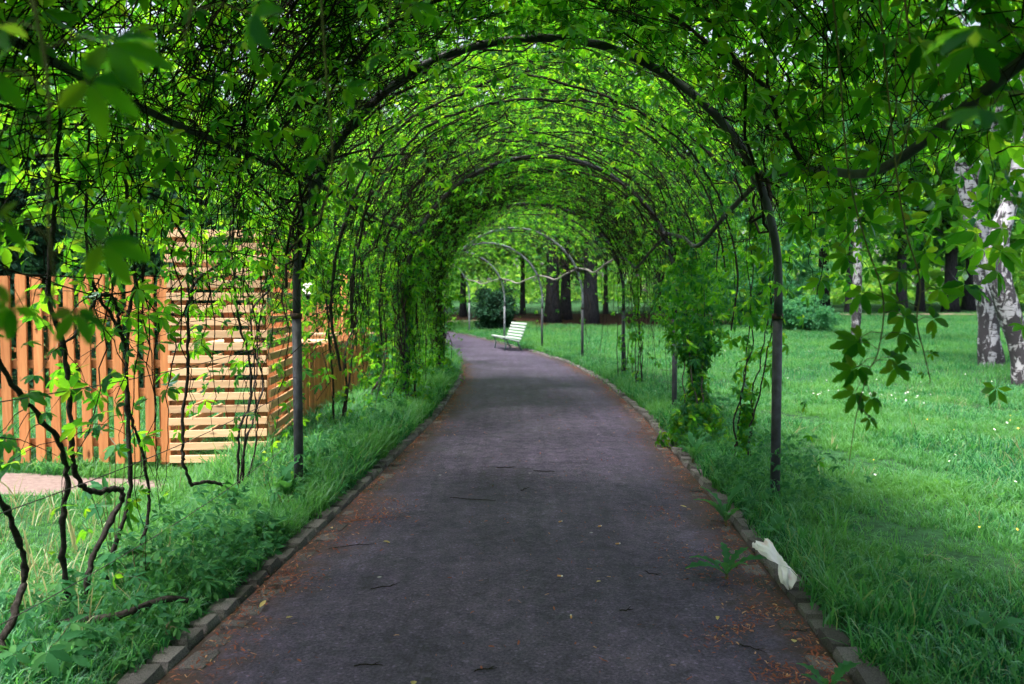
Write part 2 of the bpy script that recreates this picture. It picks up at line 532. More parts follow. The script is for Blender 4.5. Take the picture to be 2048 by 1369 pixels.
def tag(o, label=None, cat=None, group=None, kind=None):
    if label: o['label'] = label
    if cat: o['category'] = cat
    if group: o['group'] = group
    if kind: o['kind'] = kind
    return o

def thing(name, label, cat, loc=(0, 0, 0), rz=0.0, group=None):
    o = bpy.data.objects.new(name, None)
    o.empty_display_size = 0.1
    COL.objects.link(o)
    o.location = loc
    o.rotation_euler = (0, 0, rz)
    return tag(o, label, cat, group)

class MB:
    """collects boxes / tubes into one mesh"""
    def __init__(s):
        s.V, s.F = [], []
    def box(s, c, d, rz=0.0, rx=0.0, ry=0.0, taper=0.0):
        b = len(s.V)
        Rm = Euler((rx, ry, rz)).to_matrix()
        for k in (-1, 1):
            for j in (-1, 1):
                for i in (-1, 1):
                    t = 1 - taper if k > 0 else 1
                    s.V.append(tuple(Vector(c) + Rm @ Vector((i * d[0] / 2 * t, j * d[1] / 2 * t, k * d[2] / 2))))
        for f in ((0, 2, 3, 1), (4, 5, 7, 6), (0, 1, 5, 4), (2, 6, 7, 3), (0, 4, 6, 2), (1, 3, 7, 5)):
            s.F.append(tuple(b + i for i in f))
        return s
    def tube(s, pts, r, n=8, cap=True):
        pts = [Vector(p) for p in pts]
        rs = r if hasattr(r, '__len__') else [r] * len(pts)
        b = len(s.V)
        prev = None
        for i, p in enumerate(pts):
            t = (pts[min(i + 1, len(pts) - 1)] - pts[max(i - 1, 0)]).normalized()
            if prev is None:
                a = Vector((1, 0, 0)) if abs(t.x) < 0.8 else Vector((0, 1, 0))
                u = t.cross(a).normalized()
            else:
                u = (prev - t * prev.dot(t)).normalized()
            prev = u
            w = t.cross(u)
            for k in range(n):
                an = 2 * math.pi * k / n
                s.V.append(tuple(p + (u * math.cos(an) + w * math.sin(an)) * rs[i]))
        for i in range(len(pts) - 1):
            for k in range(n):
                k2 = (k + 1) % n
                s.F.append((b + i * n + k, b + i * n + k2, b + (i + 1) * n + k2, b + (i + 1) * n + k))
        if cap:
            s.F.append(tuple(b + k for k in reversed(range(n))))
            e = b + (len(pts) - 1) * n
            s.F.append(tuple(e + k for k in range(n)))
        return s
    def mesh(s, name, mat, smooth=False):
        return mesh_py(name, s.V, s.F, mat, smooth)
    def build(s, name, mat, parent=None, smooth=False, **kw):
        return link(name, s.mesh(name, mat, smooth), parent, **kw)

def catmull(P, n):
    """smooth polyline through P (list of 3-tuples), about n points per span"""
    P = np.array(P, float)
    Q = np.vstack([2 * P[0] - P[1], P, 2 * P[-1] - P[-2]])
    out = []
    for i in range(1, len(Q) - 2):
        for k in range(n):
            t = k / n
            a, b, c, d = Q[i - 1], Q[i], Q[i + 1], Q[i + 2]
            out.append(0.5 * (2 * b + (c - a) * t + (2 * a - 5 * b + 4 * c - d) * t * t + (3 * b - a - 3 * c + d) * t ** 3))
    out.append(Q[-2])
    return np.array(out)

def tubes_np(lines, radii, n=5):
    """many tubes joined; lines: list of (k,3) arrays, radii: list of (k,) arrays"""
    Vs, Fs, b = [], [], 0
    an = np.arange(n) * 2 * np.pi / n
    ca, sa = np.cos(an), np.sin(an)
    for P, r in zip(lines, radii):
        k = len(P)
        T = np.gradient(P, axis=0)
        T /= np.linalg.norm(T, axis=1)[:, None] + 1e-9
        ref = np.where(np.abs(T[:, 2:3]) < 0.85, np.array([[0, 0, 1.0]]), np.array([[1.0, 0, 0]]))
        U = np.cross(T, ref); U /= np.linalg.norm(U, axis=1)[:, None] + 1e-9
        W = np.cross(T, U)
        V = P[:, None, :] + (U[:, None, :] * ca[None, :, None] + W[:, None, :] * sa[None, :, None]) * np.asarray(r)[:, None, None]
        Vs.append(V.reshape(-1, 3))
        i = np.arange(k - 1)[:, None] * n
        j = np.arange(n)[None, :]
        j2 = (j + 1) % n
        A, B, C, D = b + i + j, b + i + j2, b + i + n + j2, b + i + n + j
        Fs.append(np.stack([A, B, C], -1).reshape(-1, 3))
        Fs.append(np.stack([A, C, D], -1).reshape(-1, 3))
        b += k * n
    return np.vstack(Vs), np.vstack(Fs)

# ---- leaves
def leaflet(n, L=1.0, W=0.21, serr=0.0, fold=0.35, droop=0.18):
    V, F = [], []
    for i in range(n + 1):
        t = i / n
        V.append((0, t * L, -droop * t * t * L))
    for s in (-1, 1):
        for i in range(1, n):
            t = i / n
            w = W * 2.25 * (t ** 0.80) * ((1 - t) ** 0.86)
            if serr:
                w *= 1 + serr * (1 if i % 2 else -1)
            V.append((s * w, t * L + (0.03 * L if serr and i % 2 else 0), -droop * t * t * L + fold * w))
    a, b = n + 1, n + 1 + (n - 1)
    for s, o in ((-1, a), (1, b)):
        idx = lambda i: (0 if i == 0 else n if i == n else o + i - 1)
        for i in range(n):
            q = [i, i + 1, idx(i + 1), idx(i)]
            tri = []
            if i == 0:
                tri = [(0, 1, idx(1))]
            elif i == n - 1:
                tri = [(i, n, idx(i))]
            else:
                tri = [(q[0], q[1], q[2]), (q[0], q[2], q[3])]
            for f in tri:
                F.append(f if s < 0 else f[::-1])
    return np.array(V), F

def palmate(n, serr, rnd):
    Vs, Fs, b = [], [], 0
    for ang, ln in ((0, 1.0), (50, 0.92), (-50, 0.92), (104, 0.66), (-104, 0.66)):
        V, F = leaflet(n, ln, 0.262 * ln ** 0.6, serr, 0.18 + 0.3 * rnd.random(), 0.05 + 0.22 * rnd.random())
        V[:, 1] += 0.05
        m = Euler((R(-6 - 22 * rnd.random()), R(rnd.uniform(-18, 18)), 0)).to_matrix()
        m = Euler((0, 0, R(-ang + rnd.uniform(-9, 9)))).to_matrix() @ m
        V = V @ np.array(m).T
        Vs.append(V); Fs += [tuple(b + i for i in f) for f in F]
        b += len(V)
    # leaf stalk
    Vs.append(np.array([(-0.018, 0.03, 0), (0.018, 0.03, 0), (0.012, -0.45, 0.10), (-0.012, -0.45, 0.10), (0, -0.85, 0.30)]))
    Fs += [(b, b + 1, b + 2), (b, b + 2, b + 3), (b + 3, b + 2, b + 4)]
    return np.vstack(Vs), np.array(Fs, dtype=np.int32)

lr = random.Random(3)
LEAF_HI = [palmate(8, 0.10, lr) for _ in range(8)]
LEAF_MID = [palmate(4, 0.0, lr) for _ in range(8)]
LEAF_LOW = [palmate(2, 0.0, lr) for _ in range(6)]

def frames(Nrm, Tip):
    Z = Nrm / (np.linalg.norm(Nrm, axis=1)[:, None] + 1e-9)
    Y = Tip - Z * np.sum(Tip * Z, axis=1)[:, None]
    Y /= np.linalg.norm(Y, axis=1)[:, None] + 1e-9
    X = np.cross(Y, Z)
    return np.stack([X, Y, Z], axis=2)        # columns

def scatter(templates, P, Nrm, Tip, S, rg):
    """joined mesh of transformed templates"""
    if len(P) == 0:
        return np.zeros((0, 3)), np.zeros((0, 3), int)
    Fm = frames(Nrm, Tip)
    pick = rg.integers(0, len(templates), len(P))
    Vs, Fs, b = [], [], 0
    for k, (TV, TF) in enumerate(templates):
        ix = np.where(pick == k)[0]
        if not len(ix):
            continue
        V = np.einsum('nij,vj->nvi', Fm[ix], TV) * S[ix][:, None, None] + P[ix][:, None, :]
        F = TF[None] + (np.arange(len(ix)) * len(TV))[:, None, None] + b
        b += len(ix) * len(TV)
        Vs.append(V.reshape(-1, 3)); Fs.append(F.reshape(-1, 3))
    return np.vstack(Vs), np.vstack(Fs)

LEAF_HI_MESH = [mesh_np('creeper_leaf', V, F, M['creeper']) for V, F in LEAF_HI]
LEAF_WEED_MESH = [mesh_np('weed_creeper_leaf', V, F, M['weed']) for V, F in LEAF_HI]

def leaf_objects(P, Nrm, Tip, S, parent, meshes=LEAF_HI_MESH, name='leaf', inv=None):
    Fm = frames(np.asarray(Nrm, float), np.asarray(Tip, float))
    for i in range(len(P)):
        o = bpy.data.objects.new(name, meshes[random.randrange(len(meshes))])
        COL.objects.link(o)
        o.parent = parent
        Rm = Matrix([list(map(float, Fm[i][r])) for r in range(3)])
        o.location = tuple(map(float, P[i]))
        o.rotation_euler = Rm.to_euler()
        o.scale = (float(S[i]),) * 3

# ------------------------------------------------------------------ layout of path, terrain, tunnel
_PY = np.array([-14, -4, 0, 2.9, 5.6, 10, 14.6, 19.3, 24, 28.6, 33.3, 38, 43, 48, 54, 260.])
_PX = np.array([-0.9, -0.38, -0.15, -0.03, 0.15, 0.36, 0.37, 0.06, -0.72, -1.86, -3.34, -5.4, -8.5, -12.5, -18, -18.])
_yy = np.linspace(-14, 60, 1481)
_xx = np.interp(_yy, _PY, _PX)
_ker = np.hanning(41); _ker /= _ker.sum()
_xx = np.convolve(np.pad(_xx, 20, mode='edge'), _ker, 'valid')
def cx(y):
    return np.interp(y, _yy, _xx)
def heading(y):
    return np.arctan((cx(np.asarray(y) + 0.3) - cx(np.asarray(y) - 0.3)) / 0.6)
def terrain(y):
    y = np.asarray(y, float)
    a = 0.0015 * np.clip(y - 22, 0, 23) ** 2
    return a + 0.026 * np.clip(y - 45, 0, 60)
def lumps(x, y):
    return 0.018 * np.sin(1.7 * x + 0.6 * y) + 0.014 * np.sin(2.9 * y - 1.1 * x + 1.3) + 0.02 * np.sin(0.45 * x + 0.7 * y)
def off_xy(off, y):
    h = heading(y)
    return cx(y) + off * np.cos(h), y - off * np.sin(h)
def ground_z(x, y):
    """height of the turf at a world point"""
    o = np.abs(x - cx(y))
    return terrain(y) + np.where(o < 1.36, 0.0, 0.032 + lumps(x, y) * np.clip((o - 1.4) / 1.5, 0, 1))

# ------------------------------------------------------------------ ground, path
def build_ground():
    offs = np.array([-260, -160, -100, -65, -45, -32, -24, -18, -14, -11, -9, -7.5, -6.5, -5.6, -4.9, -4.3, -3.8, -3.3, -2.9, -2.5, -2.2, -1.95, -1.75,
                     -1.58, -1.46, -1.42, -1.36, 1.36, 1.42, 1.46, 1.58, 1.75, 1.95, 2.2, 2.5, 2.9, 3.3, 3.8, 4.3, 4.9, 5.6, 6.5, 7.5, 9, 11, 14, 18, 24, 32, 45, 65, 100, 160, 260.])
    ys = np.concatenate([np.arange(-40, -6, 3), np.arange(-6, 26, 0.3), np.arange(26, 60, 1.0), np.arange(60, 110, 5), [130, 170, 230, 320]])
    V = []
    for y in ys:
        c = float(cx(y))
        for o in offs:
            x = c + o
            a = abs(o)
            z = float(terrain(y))
            if a < 1.40: z -= 0.035
            else: z += 0.030 + float(lumps(x, y)) * min(1, max(0, (a - 1.45) / 1.5))
            V.append((x, y, z))
    n = len(offs)
    F = [(i * n + j, i * n + j + 1, (i + 1) * n + j + 1, (i + 1) * n + j) for i in range(len(ys) - 1) for j in range(n - 1)]
    o = link('lawn', mesh_py('lawn', V, F, M['ground'], True))
    tag(o, 'green park lawn on both sides of the path', kind='structure')
    # asphalt path
    ys = np.concatenate([np.arange(-10, 30, 0.25), np.arange(30, 54, 0.6)])
    offs = np.array([-1.30, -1.16, -0.95, -0.5, 0, 0.5, 0.95, 1.16, 1.30])
    crown = np.array([-0.012, -0.006, 0.0, 0.012, 0.016, 0.012, 0.0, -0.006, -0.012])
    V = []
    for y in ys:
        for o_, c_ in zip(offs, crown):
            x, yy = off_xy(o_, y)
            V.append((x, yy, float(terrain(y)) + c_))
    n = len(offs)
    F = [(i * n + j, i * n + j + 1, (i + 1) * n + j + 1, (i + 1) * n + j) for i in range(len(ys) - 1) for j in range(n - 1)]
    me = mesh_py('path', V, F, M['asphalt'], True)
    ed = me.attributes.new('edge', 'FLOAT', 'POINT')
    ed.data.foreach_set('value', np.tile(np.abs(offs) / 1.30, len(ys)).astype(np.float32))
    o = link('path', me)
    tag(o, 'worn purple-grey asphalt path curving away through the arches', kind='structure')
    # far gravel tracks on the rising ground
    for name, pts, w, lab in (
        ('far_track', [(8.0, 44.6), (14, 44.9), (22, 45.0), (32, 45.6), (48, 47), (70, 50)], 1.5, 'brownish track crossing behind the right-hand lawn'),
        ('pale_track', [(-30, 40.5), (-14, 40.2), (-7, 39.9), (-3.1, 39.8), (-1.5, 40.4)], 1.1, 'pale track beyond the bend of the path')):
        P = catmull([(x, y, 0) for x, y in pts], 6)
        V, F = [], []
        for i, p in enumerate(P):
            for k in (-1, 0, 1):
                y = p[1] + k * w / 2
                V.append((p[0], y, float(terrain(y)) + 0.045 + 0.05))
        for i in range(len(P) - 1):
            for k in range(2):
                F.append((i * 3 + k, (i + 1) * 3 + k, (i + 1) * 3 + k + 1, i * 3 + k + 1))
        o = link(name, mesh_py(name, V, F, M['far_path'], True))
        tag(o, lab, kind='structure')
build_ground()

def stone_mesh(name, seed, mat='stone'):
    r = random.Random(seed)
    # unit block -0.5..0.5 with chamfered, jittered top
    V, F = [], []
    def ring(sx, sy, z, j):
        b = len(V)
        c = 0.07
        pts = [(-.5 + c, -.5), (.5 - c, -.5), (.5, -.5 + c), (.5, .5 - c), (.5 - c, .5), (-.5 + c, .5), (-.5, .5 - c), (-.5, -.5 + c)]
        for x, y in pts:
            V.append((x * sx + r.uniform(-j, j), y * sy + r.uniform(-j, j), z + r.uniform(-j, j)))
        return b
    a = ring(1, 1, -0.5, 0.0); b = ring(0.99, 0.99, 0.30, 0.022); c = ring(0.86, 0.86, 0.5, 0.035)
    for p, q in ((a, b), (b, c)):
        for k in range(8):
            F.append((p + k, p + (k + 1) % 8, q + (k + 1) % 8, q + k))
    V.append((r.uniform(-.1, .1), r.uniform(-.1, .1), 0.53))
    m = len(V) - 1
    for k in range(8):
        F.append((c + k, c + (k + 1) % 8, m))
    return mesh_py(name, V, F, M[mat])
STONES = [stone_mesh('granite_sett', i) for i in range(8)]
FLAT = [stone_mesh('gutter_sett', i + 20, 'gutter') for i in range(8)]

def kerb(side):
    word = 'left' if side < 0 else 'right'
    root = thing('kerb_' + word, 'row of grey granite kerb setts along the %s edge of the path' % word, None)
    root['kind'] = 'structure'
    r = random.Random(11 + side)
    y = 1.6
    far = MB()
    farV, farF = [], []
    while y < 42:
        ln = r.uniform(0.15, 0.24)
        for row in (0, 1):
            if row == 1 and y > 11:
                continue
            w = r.uniform(0.098, 0.125) if row == 0 else r.uniform(0.10, 0.135)
            off = side * (1.30 + w / 2 + r.uniform(-0.008, 0.012)) if row == 0 else side * (1.285 - w / 2 + r.uniform(-0.006, 0.0))
            if row == 1 and r.random() < 0.35:
                continue
            x, yy = off_xy(off, y + ln / 2)
            zt = float(terrain(yy)) + (0.020 + r.uniform(-0.018, 0.014) if row == 0 else -0.004 + r.uniform(-0.007, 0.006))
            h = 0.16
            rot = (r.uniform(-.05, .05), r.uniform(-.06, .06), -float(heading(yy)) + r.uniform(-.05, .05))
            me = (STONES if row == 0 else FLAT)[r.randrange(8)]
            l2 = ln - 0.018 if row == 0 else ln - r.uniform(0.02, 0.06)
            if y < 12.5:
                link('stone', me, root, (x, yy, zt - h / 2), rot, (w, l2, h))
            else:
                b = len(farV)
                mm = Matrix.Translation((x, yy, zt - h / 2)) @ Euler(rot).to_matrix().to_4x4() @ Matrix.Diagonal((w, l2, h, 1))
                farV += [tuple(mm @ v.co) for v in me.vertices]
                farF += [tuple(b + i for i in p.vertices) for p in me.polygons]
        y += ln
    o = link('far_stones', mesh_py('far_stones', farV, farF, M['stone']), root)
    o['kind'] = 'stuff'
kerb(-1)
kerb(1)

# ------------------------------------------------------------------ arches and rails
HW, SPR, RAD = 1.69, 1.58, 1.69
ARC_Y = [-3.2, 1.2, 5.6, 10.0, 14.6, 19.3, 24.0, 28.7, 33.4]
PLEN = 2 * SPR + math.pi * RAD
def prof(u):
    """tunnel profile: u 0..1 from left foot over the top to right foot -> offset, height, outward (off, z)"""
    u = np.asarray(u, float)
    s = u * PLEN
    th = np.clip((s - SPR) / RAD, 0, math.pi)
    off = -HW * np.cos(th)
    z = np.where(s < SPR, s, np.where(s > PLEN - SPR, PLEN - s, SPR + RAD * 0.985 * np.sin(th)))
    return off, z, -np.cos(th), np.sin(th)
def tun(u, y, out=0.0):
    o, z, no, nz = prof(u)
    h = heading(y)
    of = o + no * out
    return np.stack([cx(y) + of * np.cos(h), y - of * np.sin(h), terrain(y) + z + nz * out], -1)
def tun_n(u, y):
    o, z, no, nz = prof(u)
    h = heading(y)
    return np.stack([no * np.cos(h), -no * np.sin(h), nz], -1)

ORD = ['behind the photographer', 'overhead at the near end', 'the nearest whole one framing the view', 'second along the path', 'third along the path',
       'fourth, where the path starts to bend', 'fifth, just before the white bench', 'sixth, behind the white bench', 'seventh and farthest, past the white bench']
for k, y in enumerate(ARC_Y):
    root = thing('pipe_arch', 'grey steel pipe arch over the path, ' + ORD[k], 'arch', (float(cx(y)), y, float(terrain(y))), -float(heading(y)), 'pipe arches of the tunnel')
    lean = random.uniform(-0.012, 0.012)
    for s in (-1, 1):
        ps = MB().tube([(s * HW, 0, -0.3), (s * HW + lean * .5, 0, 0.6), (s * HW, 0, 1.33)], 0.034, 12).build('post_sleeve', M['pipe_dark' if k < 4 else 'pipe' if k < 7 else 'pipe_lit'], root, True)
        MB().tube([(s * HW, 0, 1.30), (s * HW, 0, 1.34)], [0.040, 0.040], 12).build('collar', M['pipe_rust'], ps, True)
    pts = []
    uu = np.linspace(1.32 / PLEN, 1 - 1.32 / PLEN, 44)
    o, z, _, _ = prof(uu)
    pts = [(a, 0.015 * math.sin(i * .7), b) for i, (a, b) in enumerate(zip(o, z))]
    hoop = MB().tube(pts, 0.0285, 10).build('hoop', M['pipe' if k < 5 else 'pipe_lit'], root, True)
    for s in (-1, 1):
        MB().tube([(s * 1.545, -0.05, 2.27), (s * 1.545, 0.05, 2.27)], 0.045, 10).build('rail_clamp', M['pipe_dark'], hoop, True)

def rail_point(side, y, dz=0.0, out=0.05):
    u = (SPR + RAD * 0.425) / PLEN
    u = u if side < 0 else 1 - u
    p = tun(u, y, out)
    return (float(p[0]), float(p[1]), float(p[2]) + dz)
BAYS = ['overhead', 'of the nearest bay', 'between the first and second arch', 'between the second and third arch', 'between the third and fourth arch',
        'between the fourth and fifth arch', 'between the fifth and sixth arch', 'between the sixth and seventh arch']
for side in (-1, 1):
    for k in range(len(ARC_Y) - 1):
        if side < 0 and k > 4:
            continue
        y0, y1 = ARC_Y[k], ARC_Y[k + 1]
        sag = (-0.30 if k < 4 else -0.18) if side > 0 else -0.05
        pts = [rail_point(side, y0), rail_point(side, y0 + (y1 - y0) * .27, sag * .45), rail_point(side, y0 + (y1 - y0) * .52, sag, 0.02),
               rail_point(side, y0 + (y1 - y0) * .75, sag * .5), rail_point(side, y1)]
        P = catmull(pts, 5)
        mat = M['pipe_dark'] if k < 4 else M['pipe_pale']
        o = MB().tube([tuple(p) for p in P], 0.021 if side > 0 else 0.017, 9).build('side_rail', mat, None, True)
        tag(o, ('%s %s side rail pipe, %s' % ('dark' if k < 4 else 'pale', 'left' if side < 0 else 'right', BAYS[k])), 'rail', 'side rails of the tunnel')

for z, lab in ((1.12, 'uppermost'), (0.74, 'middle'), (0.36, 'lowest')):
    P = catmull([(-1.9, 1.2, z - .02), (-1.75, 2.6, z - .05), (-1.66, 4.0, z - .04), (-1.60, 5.6, z + .03)], 5)
    o = MB().tube([tuple(p) for p in P], 0.0022, 5).build('wire', M['wire'], None, True)
    tag(o, '%s of the thin wires stretched between the left arch posts before the fence' % lab, 'wire', 'wires on the left side')

# ------------------------------------------------------------------ fences on the left
def board_mesh(name, w, t, h, mat, axis=2):
    # board with slightly eased edges, long side along the chosen axis, origin at its foot / start
    c = min(w, t) * 0.12
    sec = [(-w / 2 + c, -t / 2), (w / 2 - c, -t / 2), (w / 2, -t / 2 + c), (w / 2, t / 2 - c), (w / 2 - c, t / 2), (-w / 2 + c, t / 2), (-w / 2, t / 2 - c), (-w / 2, -t / 2 + c)]
    V, F = [], []
    for z in (0, h):
        for a, b in sec:
            V.append((a, b, z) if axis == 2 else (z, b, a) if axis == 0 else (b, z, a))
    for k in range(8):
        F.append((k, (k + 1) % 8, 8 + (k + 1) % 8, 8 + k) if axis != 0 else (k, 8 + k, 8 + (k + 1) % 8, (k + 1) % 8))
    F.append(tuple(reversed(range(8)))); F.append(tuple(range(8, 16)))
    return mesh_py(name, V, F, mat)

def picket_fence(label, A, B, h, w=0.095, gap=0.045, z0=0.08, rails=(0.22, 0.9, 1.35), two_sided=False, extra=None):
    A, B = Vector(A), Vector(B)
    d = (B - A); Ltot = d.length; a = math.atan2(d.y, d.x)
    root = thing('picket_fence', label, 'fence', (A.x, A.y, float(ground_z(A.x, A.y))), a)
    me = [board_mesh('picket', w * f, 0.022, h * g, M['picket']) for f, g in ((1, 1), (0.96, 0.985), (1.03, 1.008))]
    x, i = w / 2, 0
    while x < Ltot:
        link('picket', me[random.randrange(3)], root, (x, random.uniform(-.004, .004), z0 + random.uniform(-.012, .012)), (0, random.uniform(-.008, .008), 0))
        x += w + gap + random.uniform(-.004, .004)
    if two_sided:
        x = w + gap / 2
        while x < Ltot:
            link('picket', me[random.randrange(3)], root, (x, 0.092, z0 + 0.62), (0, random.uniform(-.008, .008), 0), (1, 1, (h - 0.62) / h))
            x += w + gap
    rm = board_mesh('rail', 0.07, 0.045, Ltot, M['rail'], 0)
    for z in rails:
        link('rail', rm, root, (0, 0.042, z))
    pm = board_mesh('post', 0.09, 0.09, h * 0.98, M['post_wood'])
    n = max(1, round(Ltot / 1.9))
    for k in range(n + 1):
        link('post', pm, root, (min(max(0.05, Ltot * k / n), Ltot - .05), 0.118, 0.0))
    return root

picket_fence('orange stained picket fence with overlapping boards, facing the vines beside the slatted enclosure', (-7.6, 6.42, 0), (-2.90, 6.66, 0), 1.56,
             0.078, 0.052, 0.03, (0.20, 0.62, 0.86, 1.30), True)

# slatted enclosure: pale horizontal boards on two faces
enc = thing('slatted_enclosure', 'tall enclosure of pale horizontal wooden slats between picket fence and first arch post', 'enclosure', (-2.86, 6.62, 0.04), R(6))
EW, ED, EH = 0.80, 1.75, 1.98
sm = [board_mesh('slat', 0.062, 0.022, EW + e, M['slat'], 0) for e in (0.0, 0.012, -0.008)]
sy = [board_mesh('slat', 0.062, 0.022, ED + e, M['slat_y'], 1) for e in (0.0, 0.01, -0.01)]
nsl = 19
for i in range(nsl):
    z = 0.07 + i * (EH - 0.1) / (nsl - 1)
    link('slat', sm[i % 3], enc, (random.uniform(-.006, .006), -0.012 + random.uniform(-.003, .003), z), (0, random.uniform(-.006, .006), 0))
    link('slat', sy[i % 3], enc, (EW + 0.012, 0.02, z + 0.012), (random.uniform(-.006, .006), 0, 0))
    link('slat', sy[i % 3], enc, (-0.030, 0.06, z + 0.012), (random.uniform(-.006, .006), 0, 0))
pm = board_mesh('post', 0.085, 0.07, EH + 0.02, M['post_wood'])
for x, y in ((0.09, 0.045), (EW - 0.06, 0.045), (0.09, ED - .1), (EW - 0.06, ED - .1), (EW - 0.06, ED * .5)):
    link('post', pm, enc, (x, y, 0))

picket_fence('low brown picket fence running away from the slatted enclosure along the grass bank', (-2.36, 8.15, 0), (-2.42, 12.2, 0), 0.82, 0.07, 0.018, 0.04, (0.2, 0.62))
picket_fence('low brown picket fence beyond the tall wooden post, half hidden by hanging vines', (-2.45, 12.35, 0), (-2.75, 17.6, 0), 0.90, 0.07, 0.02, 0.04, (0.2, 0.66))
picket_fence('distant brown board fence at the far end of the garden, under the globe lamp', (-8.2, 19.6, 0), (-4.3, 20.4, 0), 1.42, 0.10, 0.012, 0.05, (0.3, 1.1))
picket_fence('brown picket fence at the back of the garden seen through the slats', (-13.5, 15.5, 0), (-6.6, 16.6, 0), 1.15, 0.09, 0.03, 0.05, (0.25, 0.9))

o = thing('wooden_post', 'tall brown wooden post standing behind the low picket fence', 'post', (-2.74, 13.05, 0.05))
MB().tube([(0, 0, -0.2), (0.01, 0, 0.9), (0, 0, 1.86)], [0.072, 0.068, 0.066], 12).build('shaft', M['post_wood'], o, True)
MB().tube([(0, 0, 1.25), (0, 0, 1.29)], 0.075, 12).build('band', M['rail'], o, True)
# tables with pale plank tops inside the garden
def table(label, x, y, rz, L, z):
    t = thing('garden_table', label, 'table', (x, y, 0.05), rz, 'plank tables in the garden')
    for i in range(5):
        link('plank', board_mesh('plank', 0.12, 0.03, L, M['slat'], 0), t, (-L / 2, -0.28 + i * 0.135, z), (R(90), 0, 0))
    for sx in (-1, 1):
        for s in (-1, 1):
            MB().box((sx * (L / 2 - .25), s * .2, z / 2), (0.08, 0.05, z), rx=s * 0.25).build('leg', M['rail'], t)
        MB().box((sx * (L / 2 - .25), 0, z - .06), (0.07, 0.62, 0.07)).build('cross_beam', M['rail'], t)
table('pale plank table behind the low fence, the one nearer the slatted enclosure', -3.4, 10.7, 0.06, 1.9, 0.86)
table('pale plank table farther back behind the low fence, beside the tall wooden post', -3.55, 13.9, -0.04, 2.2, 0.84)

lamp = thing('globe_lamp', 'round white globe lamp on a dark pole above the far garden fence', 'lamp', (-5.3, 20.75, 0.05))
MB().tube([(0, 0, -.2), (0, 0, 1.60)], 0.045, 10).build('pole', M['dark_iron'], lamp, True)
MB().tube([(0, 0, 1.56), (0, 0, 1.64)], [0.09, 0.075], 10).build('cap', M['dark_iron'], lamp, True)
def uv_sphere(r, n=14, m=10):
    V, F = [(0, 0, -r)], []
    for i in range(1, m):
        t = math.pi * i / m
        for k in range(n):
            V.append((r * math.sin(t) * math.cos(2 * math.pi * k / n), r * math.sin(t) * math.sin(2 * math.pi * k / n), -r * math.cos(t)))
    V.append((0, 0, r))
    for k in range(n):
        F.append((0, 1 + (k + 1) % n, 1 + k))
        e = 1 + (m - 2) * n
        F.append((e + k, e + (k + 1) % n, len(V) - 1))
    for i in range(m - 2):
        for k in range(n):
            F.append((1 + i * n + k, 1 + i * n + (k + 1) % n, 1 + (i + 1) * n + (k + 1) % n, 1 + (i + 1) * n + k))
    return V, F
V, F = uv_sphere(0.15)
link('globe', mesh_py('globe', V, F, M['globe'], True), lamp, (0, 0, 1.77))

# ------------------------------------------------------------------ bench
def bench():
    cxb, cyb = -0.06, 24.75
    ax = math.atan2(1.8, -0.47) - math.pi / 2
    b = thing('park_bench', 'white slatted park bench at the edge of the path by the bend', 'bench', (cxb, cyb, float(terrain(cyb)) - 0.005), ax)
    # local: Y along the bench, -X is the front
    Lb = 1.75
    for i in range(6):                                  # seat, dips to the back
        x = -0.36 + i * 0.082
        z = 0.405 - 0.02 * i + (0.012 if i == 0 else 0)
        MB().box((x, 0, z), (0.058, Lb, 0.034), ry=0.12 if i else -0.25).build('slat', M['white_paint'], b)
    for i in range(6):                                  # backrest, leans back
        x = 0.115 + i * 0.034
        z = 0.375 + i * 0.088
        MB().box((x, 0, z), (0.030, Lb, 0.054), ry=0.36).build('slat', M['white_paint'], b)
    for s in (-1, 1):
        y = s * (Lb / 2 - 0.22)
        MB().tube([(-0.33, y, 0.0), (-0.30, y, 0.2), (-0.33, y, 0.375)], 0.022, 8).build('leg', M['bench_iron'], b, True)
        MB().tube([(0.20, y, 0.0), (0.10, y, 0.18), (0.07, y, 0.29)], 0.022, 8).build('leg', M['bench_iron'], b, True)
        P = catmull([(-0.39, y, 0.382), (-0.15, y, 0.34), (0.05, y, 0.285), (0.155, y, 0.36), (0.33, y, 0.83)], 5)
        MB().tube([tuple(p) for p in P], 0.018, 8).build('bracket', M['bench_iron'], b, True)
bench()

# ------------------------------------------------------------------ trees
DIA = [(np.array([(0, -.5, 0), (0.26, -0.02, 0.05), (0, .5, -.06), (-0.26, 0.02, 0.05)]), np.array([(0, 1, 2), (0, 2, 3)])),
       (np.array([(0, -.5, 0), (0.33, 0.1, 0.08), (0, .5, -.1), (-0.30, 0.0, 0.08)]), np.array([(0, 1, 2), (0, 2, 3)]))]
SPRAY = []
for _s in range(4):
    _r = random.Random(40 + _s)
    Vs, Fs = [], []
    for _k in range(7):
        b = len(Vs)
        a = _r.uniform(0, 6.28); rad = _r.uniform(0.15, 0.55)
        c = np.array((math.cos(a) * rad, math.sin(a) * rad, _r.uniform(-.2, .2)))
        m = np.array(Euler((_r.uniform(-.9, .9), _r.uniform(-.9, .9), _r.uniform(0, 6.28))).to_matrix())
        for v in DIA[0][0]:
            Vs.append(m @ v * 0.62 + c)
        Fs += [(b, b + 1, b + 2), (b, b + 2, b + 3)]
    SPRAY.append((np.array(Vs), np.array(Fs)))

def unit(rg, n):
    v = rg.normal(size=(n, 3))
    return v / np.linalg.norm(v, axis=1)[:, None]

